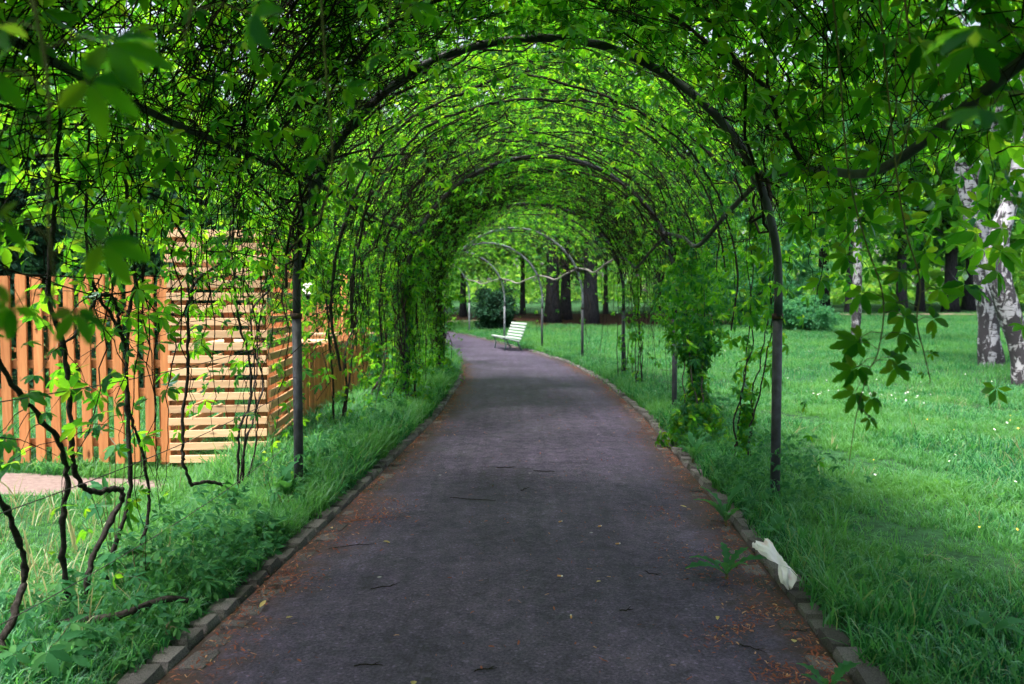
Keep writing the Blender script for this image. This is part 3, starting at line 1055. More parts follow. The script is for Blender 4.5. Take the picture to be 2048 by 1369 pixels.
def crown_mesh(name, seed, rx, rz, nclump, per, size, mat, clump=0.75, droop=0.25, templ=None):
    rg = np.random.default_rng(seed)
    d = unit(rg, nclump)
    rad = rg.uniform(0.35, 1.0, nclump) ** 0.55
    C = d * rad[:, None] * np.array([rx, rx, rz])
    C *= 1 + 0.18 * np.sin(3 * d[:, :1] * 2.1 + seed) 
    cs = rg.uniform(0.6, 1.35, nclump) * clump
    idx = np.repeat(np.arange(nclump), per)
    g = rg.normal(size=(len(idx), 3)) * np.array([0.55, 0.55, 0.30])
    P = C[idx] + g * cs[idx][:, None]
    P[:, 2] -= droop * (np.sum(g[:, :2] ** 2, axis=1)) * cs[idx]
    Nn = np.array([0, 0, 1.0]) + rg.normal(size=P.shape) * 0.65 + d[idx] * 0.35
    T = d[idx] * 0.8 + rg.normal(size=P.shape) * 0.6 + np.array([0, 0, -0.35])
    S = rg.uniform(0.7, 1.3, len(P)) * size
    V, F = scatter(templ or DIA, P, Nn, T, S, rg)
    return mesh_np(name, V, F, mat), C

def trunk_mesh(name, r, h, mat, seed, limbs=(), bend=(0, 0), flare=1.5, seg=12):
    rd = random.Random(seed)
    mb = MB()
    pts, rs = [], []
    for i in range(seg + 1):
        t = i / seg
        pts.append((bend[0] * t * t + rd.uniform(-.03, .03) * r * 4 * t, bend[1] * t * t + rd.uniform(-.03, .03) * r * 4 * t, h * t - 0.25 * (i == 0)))
        rs.append(r * (1 - 0.62 * t) * (1 + (flare - 1) * math.exp(-t * h / (r * 2.2))))
    mb.tube(pts, rs, 14)
    # a knobbly surface
    mb.V = [(x + 0.05 * r * math.sin(z * 5 + x * 9 + seed), y + 0.05 * r * math.sin(z * 4.3 + y * 11), z) for x, y, z in mb.V]
    for z0, tgt in limbs:
        t = min(.98, max(0.05, z0 / h))
        s = Vector((bend[0] * t * t, bend[1] * t * t, h * t))
        e = Vector(tgt)
        m_ = s.lerp(e, 0.5) + Vector((rd.uniform(-.3, .3), rd.uniform(-.3, .3), 0.12 * (e - s).length))
        P = catmull([tuple(s), tuple(m_), tuple(e)], 4)
        rr = r * (1 - .62 * t) * 0.42
        mb.tube([tuple(p) for p in P], list(np.linspace(rr, rr * .18, len(P))), 7)
    return mb.mesh(name, mat, True)

def make_crowned(kind, seed, r, h, zc, rx, rz, mat, leafmat, nclump=110, per=120, size=0.24, bend=(0, 0), **kw):
    cm, C = crown_mesh('crown', seed, rx, rz, nclump, per, size, leafmat, **kw)
    rd = random.Random(seed)
    pick = rd.sample(range(len(C)), min(14, len(C)))
    limbs = []
    for i in pick:
        c = C[i]
        tz = zc + c[2]
        limbs.append((max(1.6 if zc < 6 else zc - rz * 0.8, min(h * .9, tz - 0.4 * abs(c[0]) - .5)), (c[0] + bend[0] * .6, c[1] + bend[1] * .6, tz)))
    tm = trunk_mesh('trunk', r, h, mat, seed, limbs, bend)
    return tm, cm, zc

VAR = [make_crowned('lime', 101, 0.36, 17, 11.0, 5.2, 7.2, M['bark'], M['tree_leaf'], 150, 150, 0.27),
       make_crowned('lime', 102, 0.33, 15, 10.0, 4.6, 6.6, M['bark'], M['tree_leaf'], 140, 150, 0.26),
       make_crowned('maple', 103, 0.30, 14, 9.0, 5.0, 6.0, M['bark'], M['tree_leaf_blue'], 140, 150, 0.26),
       make_crowned('low', 104, 0.20, 9, 6.0, 3.6, 3.8, M['bark'], M['tree_leaf'], 110, 140, 0.22)]

def place_tree(v, x, y, s, label, rz=None, group='trees of the park wood', sz=None, name='park_tree', trunk_scale=None):
    tm, cm, zc = VAR[v]
    root = thing(name, label, 'tree', (x, y, float(terrain(y)) + 0.02), random.uniform(0, 6.28) if rz is None else rz, group)
    ts = trunk_scale or s
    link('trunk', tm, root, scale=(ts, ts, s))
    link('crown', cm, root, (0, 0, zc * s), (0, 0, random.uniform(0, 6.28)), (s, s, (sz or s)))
    return root

TREES = [  # variant, x, y, scale, trunk scale, label
    (0, 2.05, 40.0, 1.00, 0.95, 'thick dark left tree of the pair on the brown floor behind the bench'),
    (1, 2.85, 42.2, 0.95, 0.80, 'darker thinner tree right behind the thick trunk of the pair'),
    (0, 3.90, 39.6, 1.05, 0.95, 'broad tree with flared foot, just right of the pair on the brown floor'),
    (1, 9.95, 54.0, 1.15, 1.15, 'straight dark tree beside the sky gap beyond the far track'),
    (2, 9.60, 46.0, 1.05, 0.85, 'dark tree standing behind the second right arch post'),
    (0, 22.6, 58.0, 1.10, 1.10, 'far dark tree above the round bush'),
    (1, 19.6, 46.4, 0.90, 0.62, 'grey trunk right behind the slim birch'),
    (1, 24.4, 50.0, 1.10, 0.95, 'dark tree left of the leaning pair by the far track'),
    (2, 26.6, 52.0, 1.10, 0.85, 'leaning left tree of the dark pair beyond the far track'),
    (0, 27.5, 50.0, 1.00, 1.10, 'stout right tree of the dark pair beyond the far track'),
    (1, 31.0, 54.0, 1.10, 1.20, 'dark tree just left of the big birch, beyond the track'),
    (3, 0.62, 46.0, 1.25, 0.70, 'slender tree in shade behind the bench'),
    (3, -2.7, 44.0, 1.20, 0.85, 'slender dark tree behind the farthest arch'),
    (3, 5.40, 46.0, 1.20, 0.65, 'slender tree between the broad tree and the fourth arch post'),
    (0, -6.5, 52.0, 1.10, 1.00, 'tree beyond the pale track, half behind the left vines'),
    (2, 15.2, 62.0, 1.20, 1.00, 'far tree in the gap beside the round bush'),
    (1, 38.5, 49.0, 1.10, 1.10, 'dark tree at the right end of the row, behind the big birch'),
    (2, 34.0, 62.0, 1.20, 1.10, 'far tree behind the gap left of the big birch'),
    (2, 44.0, 58.0, 1.20, 1.10, 'far dark tree at the right border'),
]
for v, x, y, s, ts, lab in TREES:
    place_tree(v, x, y, s, lab, trunk_scale=ts)
# leafy trees behind the garden on the left
for v, x, y, s, lab in [
    (2, -19, 34, 0.75, 'leafy tree behind the garden, above the far left end of the picket fence'),
    (3, -12.5, 27, 0.95, 'small leafy tree behind the garden, between picket fence and enclosure'),
    (3, -8.0, 30, 0.95, 'small leafy tree behind the garden above the slatted enclosure'),
    (3, -5.6, 25.5, 0.62, 'small light green tree behind the tall wooden post'),
    (2, -12, 44, 0.80, 'leafy tree far behind the garden, left of the tunnel'),
    (3, -6.8, 36, 1.0, 'small leafy tree behind the left hanging vines'),
    (2, -27, 44, 0.85, 'leafy tree at the far left edge behind the garden')]:
    place_tree(v, x, y, s, lab, group='trees behind the garden')

# dark evergreens
def conifer(seed, h, rb, n):
    rg = np.random.default_rng(seed)
    t = rg.random(n) ** 0.75
    z = h * (0.04 + 0.96 * t)
    nb = 46
    br = rg.integers(0, nb, n)
    ba = rg.uniform(0, 6.28, nb)
    layer = np.round(t * 16) / 16
    a = ba[br] + layer * 11
    rr = rb * (1 - layer) ** 0.8 * (rg.random(n) ** 0.6)
    P = np.stack([np.cos(a) * rr, np.sin(a) * rr, h * (0.05 + .95 * layer) - 0.32 * rr + rg.normal(size=n) * 0.10], 1)
    P[:, :2] += rg.normal(size=(n, 2)) * 0.16
    T = np.stack([np.cos(a), np.sin(a), -0.5 + 0 * a], 1) + rg.normal(size=(n, 3)) * .4
    Nn = np.array([0, 0, 1.]) + rg.normal(size=(n, 3)) * .6
    V, F = scatter(DIA, P, Nn, T, rg.uniform(.16, .34, n), rg)
    return mesh_np('crown', V, F, M['evergreen']), trunk_mesh('trunk', 0.16, h * .95, M['bark'], seed)
CON = [conifer(301, 7.5, 2.3, 15000), conifer(302, 5.2, 1.9, 12000)]
for i, x, y, s, lab in [(0, -8.3, 12.8, 0.74, 'dark evergreen right behind the picket fence, the wider one'), (1, -5.4, 12.9, 0.72, 'dark evergreen behind the picket fence next to the slatted enclosure'),
                        (0, -12.3, 13.5, 0.85, 'dark evergreen at the far left behind the picket fence')]:
    root = thing('evergreen_tree', lab, 'tree', (x, y, 0.05), random.uniform(0, 6), 'evergreens behind the fence')
    link('crown', CON[i][0], root, scale=s); link('trunk', CON[i][1], root, scale=s)

# bushes
def bush(name, x, y, rx, rz, mat, label, seed, nclump=60, per=160, size=0.14):
    root = thing(name, label, 'bush', (x, y, float(terrain(y)) + .03))
    cm, C = crown_mesh('foliage', seed, rx, rz, nclump, per, size, mat, clump=0.34)
    link('foliage', cm, root, (0, 0, rz * 0.92))
    mb = MB()
    rd = random.Random(seed)
    for i in range(9):
        c = C[rd.randrange(len(C))]
        P = catmull([(rd.uniform(-.2, .2), rd.uniform(-.2, .2), -.1), (c[0] * .4, c[1] * .4, rz * .5), (c[0] * .9, c[1] * .9, rz * .92 + c[2] * .8)], 4)
        mb.tube([tuple(p) for p in P], list(np.linspace(.03, .006, len(P))), 5)
    mb.build('branches', M['twig'], root, True)
bush('round_bush', -0.70, 35.5, 0.85, 1.00, M['evergreen'], 'dark round bush behind the bench, below the sixth arch', 401)
bush('broad_bush', 12.6, 34.5, 1.35, 0.75, M['tree_leaf_blue'], 'broad blue-green bush on the lawn between arch post and slim birch', 402)
bush('tall_bush', 11.0, 37.5, 2.1, 2.6, M['tree_leaf_blue'], 'tall loose blue-green shrub behind the broad bush', 403, 90, 170, 0.17)
bush('tall_bush', 13.6, 41.0, 2.3, 3.2, M['tree_leaf_blue'], 'tallest blue-green shrub, farther right behind the broad bush', 404, 90, 170, 0.18)
bush('hedge_bush', -5.6, 23.2, 1.3, 0.9, M['tree_leaf'], 'light green bush behind the tall wooden post', 405)
bush('hedge_bush', -3.9, 26.5, 1.2, 1.3, M['tree_leaf_blue'], 'green bush beyond the low fence, behind the hanging vines', 406)

# birches
def birch(name, label, base, path, rads, crown, seed):
    root = thing(name, label, 'tree', base, 0, 'birches on the lawn')
    P = catmull(path, 8)
    rr = np.interp(np.linspace(0, 1, len(P)), np.linspace(0, 1, len(rads)), rads)
    mb = MB().tube([tuple(p) for p in P], list(rr), 22)
    rd = random.Random(seed)
    mb.V = [(x + 0.022 * math.sin(z * 6 + x * 13 + seed) * min(1, rads[0] * 4), y + 0.022 * math.sin(z * 5 + y * 15), z) for x, y, z in mb.V]
    top = P[-1]
    cm, C = crown_mesh('crown', seed, crown[0], crown[1], 70, 130, 0.15, M['tree_leaf_blue'], droop=0.9)
    for i in range(9):
        c = C[rd.randrange(len(C))]
        k = rd.randrange(int(len(P) * .55), len(P))
        Q = catmull([tuple(P[k]), tuple(P[k] * .5 + (c + np.array([top[0], top[1], crown[2]])) * .5 + np.array([0, 0, .5])), tuple(c + np.array([top[0], top[1], crown[2]]))], 4)
        mb.tube([tuple(q) for q in Q], list(np.linspace(rr[k] * .4, .01, len(Q))), 6)
    mb.build('trunk', M['birch'], root, True)
    link('crown', cm, root, (top[0], top[1], crown[2]))
birch('birch_tree', 'big white birch trunk leaning left at the right border, dark furrowed foot', (10.75, 17.9, 0.04),
      [(0.06, 0, -.3), (0, 0, 0.5), (-0.10, 0, 1.6), (-0.34, 0.05, 3.2), (-0.75, .1, 4.8), (-1.15, .2, 7), (-1.35, .2, 11)], [.29, .235, .22, .225, .19, .16, .09], (3.2, 4.6, 11.5), 501)
birch('birch_tree', 'dark-barked forked birch crossing in front of the big birch at the right border', (8.62, 13.5, 0.04),
      [(0.16, 0, -.3), (0.05, 0, 0.4), (-0.22, 0.02, 1.3), (-0.40, 0.05, 2.0), (-0.32, 0.1, 2.6), (-0.02, .2, 3.5), (.3, .2, 5), (.8, .2, 8)], [.21, .175, .18, .19, .16, .13, .10, .05], (2.6, 3.4, 9.5), 502)
birch('birch_tree', 'slim white birch standing alone in the middle of the lawn', (12.05, 27.9, float(terrain(27.9)) + .04),
      [(0.0, 0, -.3), (0, 0, 0.9), (0.02, 0, 2.6), (-.02, 0, 4.5), (.02, .05, 7), (.1, .1, 11)], [.19, .155, .145, .135, .11, .05], (2.2, 4.0, 9.5), 503)

# far wood closing the horizon: one mass of leaves
def far_wood():
    rg = np.random.default_rng(77)
    n = 16000
    ang = rg.uniform(R(-75), R(75), n)
    dist = rg.uniform(72, 118, n)
    x, y = np.sin(ang) * dist, np.cos(ang) * dist
    # taller in front and on the right, low on the left where the sky shows
    topz = 6 + 7 * np.clip((np.degrees(ang) + 14) / 12, 0, 1) + 2.5 * np.sin(ang * 31) + 1.5 * np.sin(ang * 73 + 1)
    z = terrain(y) + rg.random(n) ** 1.2 * topz
    P = np.stack([x, y, z], 1)
    V, F = scatter(SPRAY, P, np.array([0, -.3, 1.]) + rg.normal(size=P.shape) * .7, rg.normal(size=P.shape) + np.array([0, 0, -.4]), rg.uniform(0.9, 1.8, n), rg)
    o = link('far_wood', mesh_np('far_wood', V, F, M['wood_far']))
    tag(o, 'bright green mass of the far wood behind the trunks', 'wood', kind='stuff')
far_wood()
# ------------------------------------------------------------------ vines on the tunnel
PITCHR = R(PITCH)
def in_frame(P, margin=0.02):
    """image position (0..1) and distance of points, to choose the leaves that show largest"""
    d = P - np.array([0, 0, CAM_H])
    fw = d[:, 1] * math.cos(PITCHR) - d[:, 2] * math.sin(PITCHR)
    up = d[:, 1] * math.sin(PITCHR) + d[:, 2] * math.cos(PITCHR)
    f = 28 / 36
    sx = 0.5 + f * d[:, 0] / np.maximum(fw, .01)
    sy = 0.5 - f * up / np.maximum(fw, .01) * 2048 / 1369
    ok = (fw > 0.3) & (sx > -margin) & (sx < 1 + margin) & (sy > -margin) & (sy < 1 + margin)
    return ok, np.linalg.norm(d, axis=1)

def patchy(u, y, k):
    return (np.sin(u * 31 + y * 1.7 + k) + np.sin(u * 17 - y * 2.9 + 2 * k) + np.sin(u * 53 + y * 4.3) * .7 + np.sin(y * 6.1 + u * 9 + k * 3) * .5) / 3.2

# leaf density along the profile for each bay (u: left foot 0 .. top 0.5 .. right foot 1)
DENS = {
    0: [(0, .9), (.1, 1.3), (.17, 2.2), (.5, 2.4), (.83, 2.0), (.9, .9), (1, .5)],  # unseen bays at and behind the camera, thickened to block light
    1: [(0, .01), (.085, .03), (.12, .08), (.155, .16), (.19, .5), (.23, 1.2), (.27, 2.5), (.40, 2.8), (.46, 3.2), (.56, 3.0), (.62, 2.3), (.70, 1.8), (.76, .9), (.80, .4), (.83, .06), (.9, .0), (1, .0)],
    2: [(0, .06), (.06, .10), (.13, .24), (.19, .8), (.25, 1.3), (.38, 1.2), (.5, 1.1), (.65, 1.0), (.78, .65), (.82, .2), (.87, .05), (1, .02)],
    3: [(0, .35), (.08, .7), (.17, 1.4), (.24, 3.0), (.42, 3.0), (.50, 2.3), (.6, 1.6), (.72, .7), (.8, .22), (.86, .03), (1, .0)],
    4: [(0, .4), (.08, .8), (.19, 1.2), (.35, 1.3), (.5, 1.1), (.66, .8), (.73, .3), (.79, .06), (.9, .0), (1, .0)],
    5: [(0, .4), (.1, .8), (.2, 1.1), (.5, .9), (.64, .6), (.72, .18), (.78, .02), (.9, .0), (1, .0)],
    6: [(0, .3), (.2, .9), (.45, .7), (.6, .5), (.7, .3), (.78, .05), (1, 0)],
    7: [(0, .2), (.2, .6), (.45, .5), (.6, .35), (.68, .15), (.74, 0), (1, 0)],
}
LDENS = {0: 190, 1: 225, 2: 215, 3: 220, 4: 110, 5: 75, 6: 60, 7: 50}
LSIZE = {0: .095, 1: .080, 2: .076, 3: .078, 4: .092, 5: .10, 6: .105, 7: .11}
def canopy_leaves(k, half, rg, span=None):
    y0, y1 = span or (ARC_Y[k], ARC_Y[k + 1])
    ulo, uhi = (0, .5) if half < 0 else (.5, 1)
    area = PLEN * .5 * (y1 - y0)
    n = int(area * LDENS[k] * 3.6)
    u = rg.uniform(ulo, uhi, n); y = rg.uniform(y0, y1, n)
    xs, ds = zip(*DENS[k])
    p = np.interp(u, xs, ds) / 3.6 * (1 + 0.6 * patchy(u, y, k))
    if k == 1:
        p = p * (1 + .9 * np.clip((3.4 - y) / 1.6, 0, 1) * (np.abs(u - .5) < .3))
    keep = rg.random(n) < p
    u, y = u[keep], y[keep]
    n = len(u)
    out = np.abs(rg.normal(0.15, 0.14, n)) + .02 + (rg.random(n) < .09) * rg.uniform(-.5, 0, n)
    P = tun(u, y, out)
    nr = tun_n(u, y)
    Nn = nr * 0.55 + np.array([0, 0, 0.55]) + rg.normal(size=(n, 3)) * 0.42
    T = np.array([0, 0, -1.0]) + nr * 0.5 + rg.normal(size=(n, 3)) * 0.55
    S = LSIZE[k] * rg.uniform(0.62, 1.28, n) * (1.15 if half > 0 and k == 1 else 1)
    return P, Nn, T, S

def stem_lines(k, half, rg):
    """tangle of woody stems on one half of a bay"""
    y0, y1 = ARC_Y[k], ARC_Y[k + 1]
    L_, R_, L3, R3 = [], [], [], []
    def walk(u, y, du, dy, steps, r0, r1, wob, out=0.0, outw=0.03):
        U, Y, O = [u], [y], [out]
        au, ay = du, dy
        for _ in range(steps):
            au += rg.normal() * wob * abs(du + 1e-3) * .6; ay += rg.normal() * wob * 0.05
            au = .85 * au + .15 * du; ay = .85 * ay + .15 * dy
            U.append(U[-1] + au); Y.append(Y[-1] + ay); O.append(.8 * O[-1] + .2 * out + rg.normal() * outw)
        U = np.array(U); Y = np.array(Y); O = np.array(O)
        lo, hi = (.0, 1.0)
        if k < 3:
            lo, hi = (.15 if k < 2 else .06), .785
        bad = np.where((U < lo) | (U > hi))[0]
        bad = bad[bad > 3]
        if len(bad):
            U, Y, O = U[:bad[0]], Y[:bad[0]], O[:bad[0]]
        if U.min() < lo or U.max() > hi or len(U) < 4:
            return
        P = tun(U, Y, O)
        P += rg.normal(size=P.shape) * 0.012
        (L_ if r0 > .005 else L3).append(P); (R_ if r0 > .005 else R3).append(np.linspace(r0, r1, len(P)))
    heavy = {0: .5, 1: .9, 2: .6, 3: .9, 4: .4, 5: .3, 6: .3, 7: .2}[k]
    # stems climbing round the hoops
    for yh in (y0, y1):
        for _ in range(int(13 * heavy)):
            near = yh < 6
            if near and _ % 2:
                continue
            u0 = (rg.uniform(.165, .25) if near else rg.uniform(.02, .2)) if half < 0 else 1 - rg.uniform(.17 if k < 3 else .2, .30)
            du = rg.uniform(.008, .013) * (1 if half < 0 else -1)
            walk(u0, yh + rg.normal() * .16, du, rg.normal() * .018, int(rg.uniform(16, 42)), rg.uniform(.006, .013), .003, 2.2, rg.uniform(-.02, .10), .04)
    # stems across the roof and along the rails
    for _ in range(int(34 * heavy)):
        u0 = rg.uniform(.16, .5) if half < 0 else rg.uniform(.5, .80)
        walk(u0, rg.uniform(y0, y1), rg.normal() * .006, rg.normal() * .10, int(rg.uniform(14, 34)), rg.uniform(.003, .008), .0015, 1.3, rg.uniform(-.02, .14))
    # thin twigs
    for _ in range(int((400 if half < 0 else 170) * heavy)):
        u0 = (rg.uniform(.17, .5) if half < 0 else rg.uniform(.5, .80))
        walk(u0, rg.uniform(y0, y1), rg.normal() * .009, rg.normal() * .06, int(rg.uniform(7, 16)), rg.uniform(.0024, .0046), .0012, 1.6, rg.uniform(-.08, .12), .035)
    # a mat of dead twigs in the shoulder of the roof
    if k in (1, 2, 3):
        for _ in range(({1: 950, 2: 520, 3: 800} if half < 0 else {1: 260, 2: 200, 3: 480})[k]):
            u0 = float(np.clip(rg.normal(.34, .06), .2, .5))
            u0 = u0 if half < 0 else 1 - u0
            walk(u0, float(np.clip(rg.normal(y0 + (y1 - y0) * .62, 1.2), y0, y1)), rg.normal() * .009, rg.normal() * .05, int(rg.uniform(6, 13)), rg.uniform(.0024, .0046), .0012, 1.7, rg.uniform(-.06, .10), .035)
    if half < 0 and k in (1, 2):                      # long bare shoots hanging before the fence
        for _ in range(22):
            yy = rg.uniform(y0 + .9, y1)
            p = tun(rg.uniform(.17, .21), yy, rg.uniform(-.03, .12))
            m = 14
            t = np.linspace(0, 1, m)
            wig = np.cumsum(rg.normal(size=(m, 3)) * .018, axis=0) * np.array([1, 1, .4])
            P = p + wig + np.stack([0 * t, rg.normal() * .15 * t, -rg.uniform(.5, 1.35) * t], 1)
            L3.append(P); R3.append(np.linspace(rg.uniform(.003, .006), .0015, m))
    # dangling shoots
    for _ in range(int(62 * heavy)):
        u0 = rg.uniform(.17, .48) if half < 0 else rg.uniform(.52, .80)
        yy = rg.uniform(y0, y1)
        p = tun(u0, yy, 0.02)
        ln = rg.uniform(.15, .75) * ((1.3 if half < 0 or k > 1 else .6) if abs(u0 - .5) > .22 else .55)
        m = 8
        t = np.linspace(0, 1, m)
        dx, dy = rg.normal(size=2) * .07
        P = p + np.stack([dx * t ** 1.5 + rg.normal(size=m) * .008, dy * t ** 1.5 + rg.normal(size=m) * .008, -ln * t], 1)
        L3.append(P); R3.append(np.linspace(rg.uniform(.0022, .004), .001, m))
    return L_, R_, L3, R3

VINE_LAB = {
    (0, -1): 'creeper roof added for shade overhead on the left, behind and above the camera', (0, 1): 'creeper roof added for shade overhead on the right, behind and above the camera',
    (1, -1): 'creeper canopy on the left of the nearest bay, bright leaves above the picket fence', (1, 1): 'creeper canopy on the right of the nearest bay, dark leaves hanging over the lawn',
    (2, -1): 'creeper canopy on the left between the first and second arch, tangled dark twigs', (2, 1): 'creeper canopy on the right between the first and second arch, above the bent rail',
    (3, -1): 'dense dark creeper curtain on the left between the second and third arch', (3, 1): 'dark creeper roof on the right between the second and third arch',
    (4, -1): 'creeper curtain on the left between the third and fourth arch', (4, 1): 'bright creeper roof on the right between the third and fourth arch',
    (5, -1): 'creeper on the left between the fourth and fifth arch', (5, 1): 'creeper roof on the right between the fourth and fifth arch',
    (6, -1): 'creeper on the left between the fifth and sixth arch', (6, 1): 'thin creeper roof above the bench between the fifth and sixth arch',
    (7, -1): 'farthest creeper on the left before the last arch', (7, 1): 'farthest thin creeper roof on the right before the last arch'}
VINE = {}
for (k, half), lab in VINE_LAB.items():
    rg = np.random.default_rng(1000 + 10 * k + half)
    ya = (ARC_Y[k] + ARC_Y[k + 1]) / 2
    foot = tun(0.0 if half < 0 else 1.0, ya)
    root = thing('climbing_creeper', lab, 'vine', tuple(map(float, foot)), 0, 'creepers covering the arches')
    VINE[(k, half)] = root
    base = np.array(foot)
    L_, R_, L3, R3 = stem_lines(k, half, rg)
    V, F = tubes_np(L_, R_, 5 if k < 4 else 4)
    V3, F3 = tubes_np(L3, R3, 3)
    V, F = np.vstack([V, V3]), np.vstack([F, F3 + len(V)])
    o = link('stems', mesh_np('stems', V - base, F, M['twig'], True), root); o['kind'] = 'stuff'
    P, Nn, T, S = canopy_leaves(k, half, rg)
    if k == 0:
        P, Nn, T, S = P[::2], Nn[::2], T[::2], S[::2] * 1.4
    single = np.zeros(len(P), bool)
    if k in (1, 2):
        ok, dist = in_frame(P)
        ix = np.where(ok)[0]
        ix = ix[np.argsort(dist[ix] / S[ix])][:300]
        single[ix] = True
        leaf_objects(P[ix] - base, Nn[ix], T[ix], S[ix], root)
    r_ = ~single
    if k in (1, 2):                                   # the outermost layer shows least: simpler leaves there
        deep = rg.random(len(P)) < .68
        Va, Fa = scatter(LEAF_MID, P[r_ & ~deep] - base, Nn[r_ & ~deep], T[r_ & ~deep], S[r_ & ~deep], rg)
        Vb, Fb = scatter(LEAF_LOW, P[r_ & deep] - base, Nn[r_ & deep], T[r_ & deep], S[r_ & deep], rg)
        V, F = np.vstack([Va, Vb]), np.vstack([Fa, Fb + len(Va)])
    else:
        V, F = scatter(LEAF_LOW, P[r_] - base, Nn[r_], T[r_], S[r_], rg)
    if len(V):
        o = link('foliage', mesh_np('foliage', V, F, M['creeper']), root); o['kind'] = 'stuff'

# the tunnel goes on behind the photographer: unseen bays added to darken its inside
for i, (ya, yb) in enumerate([(-7.6, -3.2), (-12.0, -7.6)]):
    for half in (-1, 1):
        rg = np.random.default_rng(1500 + i * 2 + half)
        w = ('left', 'right')[half > 0]
        root = thing('climbing_creeper', 'creeper canopy added for shade behind the photographer, %s half of the %s bay back' % (w, ('first', 'second')[i]), 'vine', tuple(map(float, tun(0. if half < 0 else 1., (ya + yb) / 2))), 0, 'creepers covering the arches')
        P, Nn, T, S = canopy_leaves(0, half, rg, (ya, yb))
        P, Nn, T, S = P[::3], Nn[::3], T[::3], S[::3] * 1.75
        V, F = scatter(LEAF_LOW, P - np.array(root.location), Nn, T, S, rg)
        link('foliage', mesh_np('foliage', V, F, M['creeper']), root)['kind'] = 'stuff'

# ---- woody stems standing on the left, each a plant of its own
def woody(label, lines, leaves=0, seed=0, r0=0.016, spread=0.12, size=0.075, zmin=0.6, group='woody creeper stems on the left'):
    rg = np.random.default_rng(seed)
    first = lines[0]
    base = min(first, key=lambda p: p[2])
    base = np.array((base[0], base[1], float(ground_z(base[0], base[1]))))
    root = thing('woody_creeper', label, 'vine', tuple(map(float, base)), 0, group)
    allP = []
    for i, ln in enumerate(lines):
        P = catmull(ln, 7)
        P += rg.normal(size=P.shape) * 0.0035
        rr = .82 * (r0 if i == 0 else r0 * .62) * (1 + .14 * np.sin(np.arange(len(P)) * 1.3 + seed) + .08 * rg.normal(size=len(P)))
        # thicker towards the ground end
        low_first = P[0, 2] < P[-1, 2]
        tp = np.linspace(1, .55, len(P)) if low_first else np.linspace(.55, 1, len(P))
        V, F = tubes_np([P - base], [np.abs(rr * tp) + .001], 8)
        link('stem', mesh_np('stem', V, F, M['vine_bark'], True), root)
        allP.append(P)
    A = np.vstack(allP)
    A = A[A[:, 2] > zmin]
    # side twigs
    tl, tr = [], []
    LP, LN, LT, LS = [], [], [], []
    for j in range(int(leaves * 1.15)):
        p = A[rg.integers(0, len(A))]
        d = rg.normal(size=3) * np.array([.6, 1, .35]); d /= np.linalg.norm(d)
        ln = rg.uniform(.05, .05 + spread * 2)
        t = np.linspace(0, 1, 5)[:, None]
        Q = p + d * ln * t + np.array([0, 0, -0.35 * ln]) * t ** 2 + rg.normal(size=(5, 3)) * .004
        tl.append(Q - base); tr.append(np.linspace(.0022, .001, 5))
        LP.append(Q[-1] + d * .04); LN.append(np.array([-.35, 0, .6]) + rg.normal(size=3) * .4); LT.append(d + np.array([0, 0, -.8]) + rg.normal(size=3) * .25)
        LS.append(size * rg.uniform(.6, 1.25))
    if tl:
        V, F = tubes_np(tl, tr, 4)
        o = link('twigs', mesh_np('twigs', V, F, M['twig'], True), root); o['kind'] = 'stuff'
        leaf_objects(np.array(LP) - base, np.array(LN), np.array(LT), np.array(LS), root)
    return root
def X(pts, x0=-1.92, x1=None):
    """stem points given along the tunnel (y) and height (z); the foot stands at x0, the top leans to x1"""
    x1 = x0 + .22 if x1 is None else x1
    return [(x0 + (x1 - x0) * max(0, z) / 2.2 + 0.03 * math.sin(3 * y + 5 * z), y, z) for y, z in pts]
woody('thick bowed dark stem at the very left border', [X([(2.86, -.05), (2.92, .12), (3.06, .27), (3.08, .38), (2.95, .60), (2.80, .78), (2.62, 1.1), (2.55, 1.6), (2.6, 2.1)])], 14, 1, .017, zmin=.8)
woody('dark stem slanting down from the left border to the grass', [X([(3.46, -.02), (3.37, .26), (3.29, .50), (3.26, .68), (3.15, .86), (2.97, 1.0), (2.75, 1.2), (2.5, 1.7), (2.4, 2.2)])], 16, 2, .015, zmin=.7)
woody('crooked stem with a sharp step to the right at knee height', [X([(3.62, -.03), (3.57, .10), (3.60, .28), (3.72, .46), (3.70, .535), (3.58, .56), (3.46, .58), (3.35, .65), (3.25, .80), (3.21, 1.02), (3.19, 1.24), (3.10, 1.45), (3.08, 1.8), (3.0, 2.2)]),
      X([(3.19, 1.24), (3.38, 1.32), (3.44, 1.40), (3.50, 1.44), (3.60, 1.43), (3.68, 1.33), (3.76, 1.19)])], 30, 3, .0165, zmin=.75)
woody('straight upright stem forking above the fence rail', [X([(3.73, -.05), (3.75, .23), (3.80, .46), (3.77, .71), (3.79, .99), (3.76, 1.31), (3.74, 1.52), (3.64, 1.72), (3.5, 2.0), (3.45, 2.3)]),
      X([(3.76, 1.22), (3.62, 1.34), (3.42, 1.50), (3.3, 1.75), (3.2, 2.1)])], 26, 4, .0135, zmin=.8)
woody('thin stem bowing right of the straight one', [X([(3.95, -.02), (4.02, .25), (4.02, .43), (3.90, .71), (3.81, .90), (3.77, 1.19)])], 8, 5, .0105, zmin=.5)
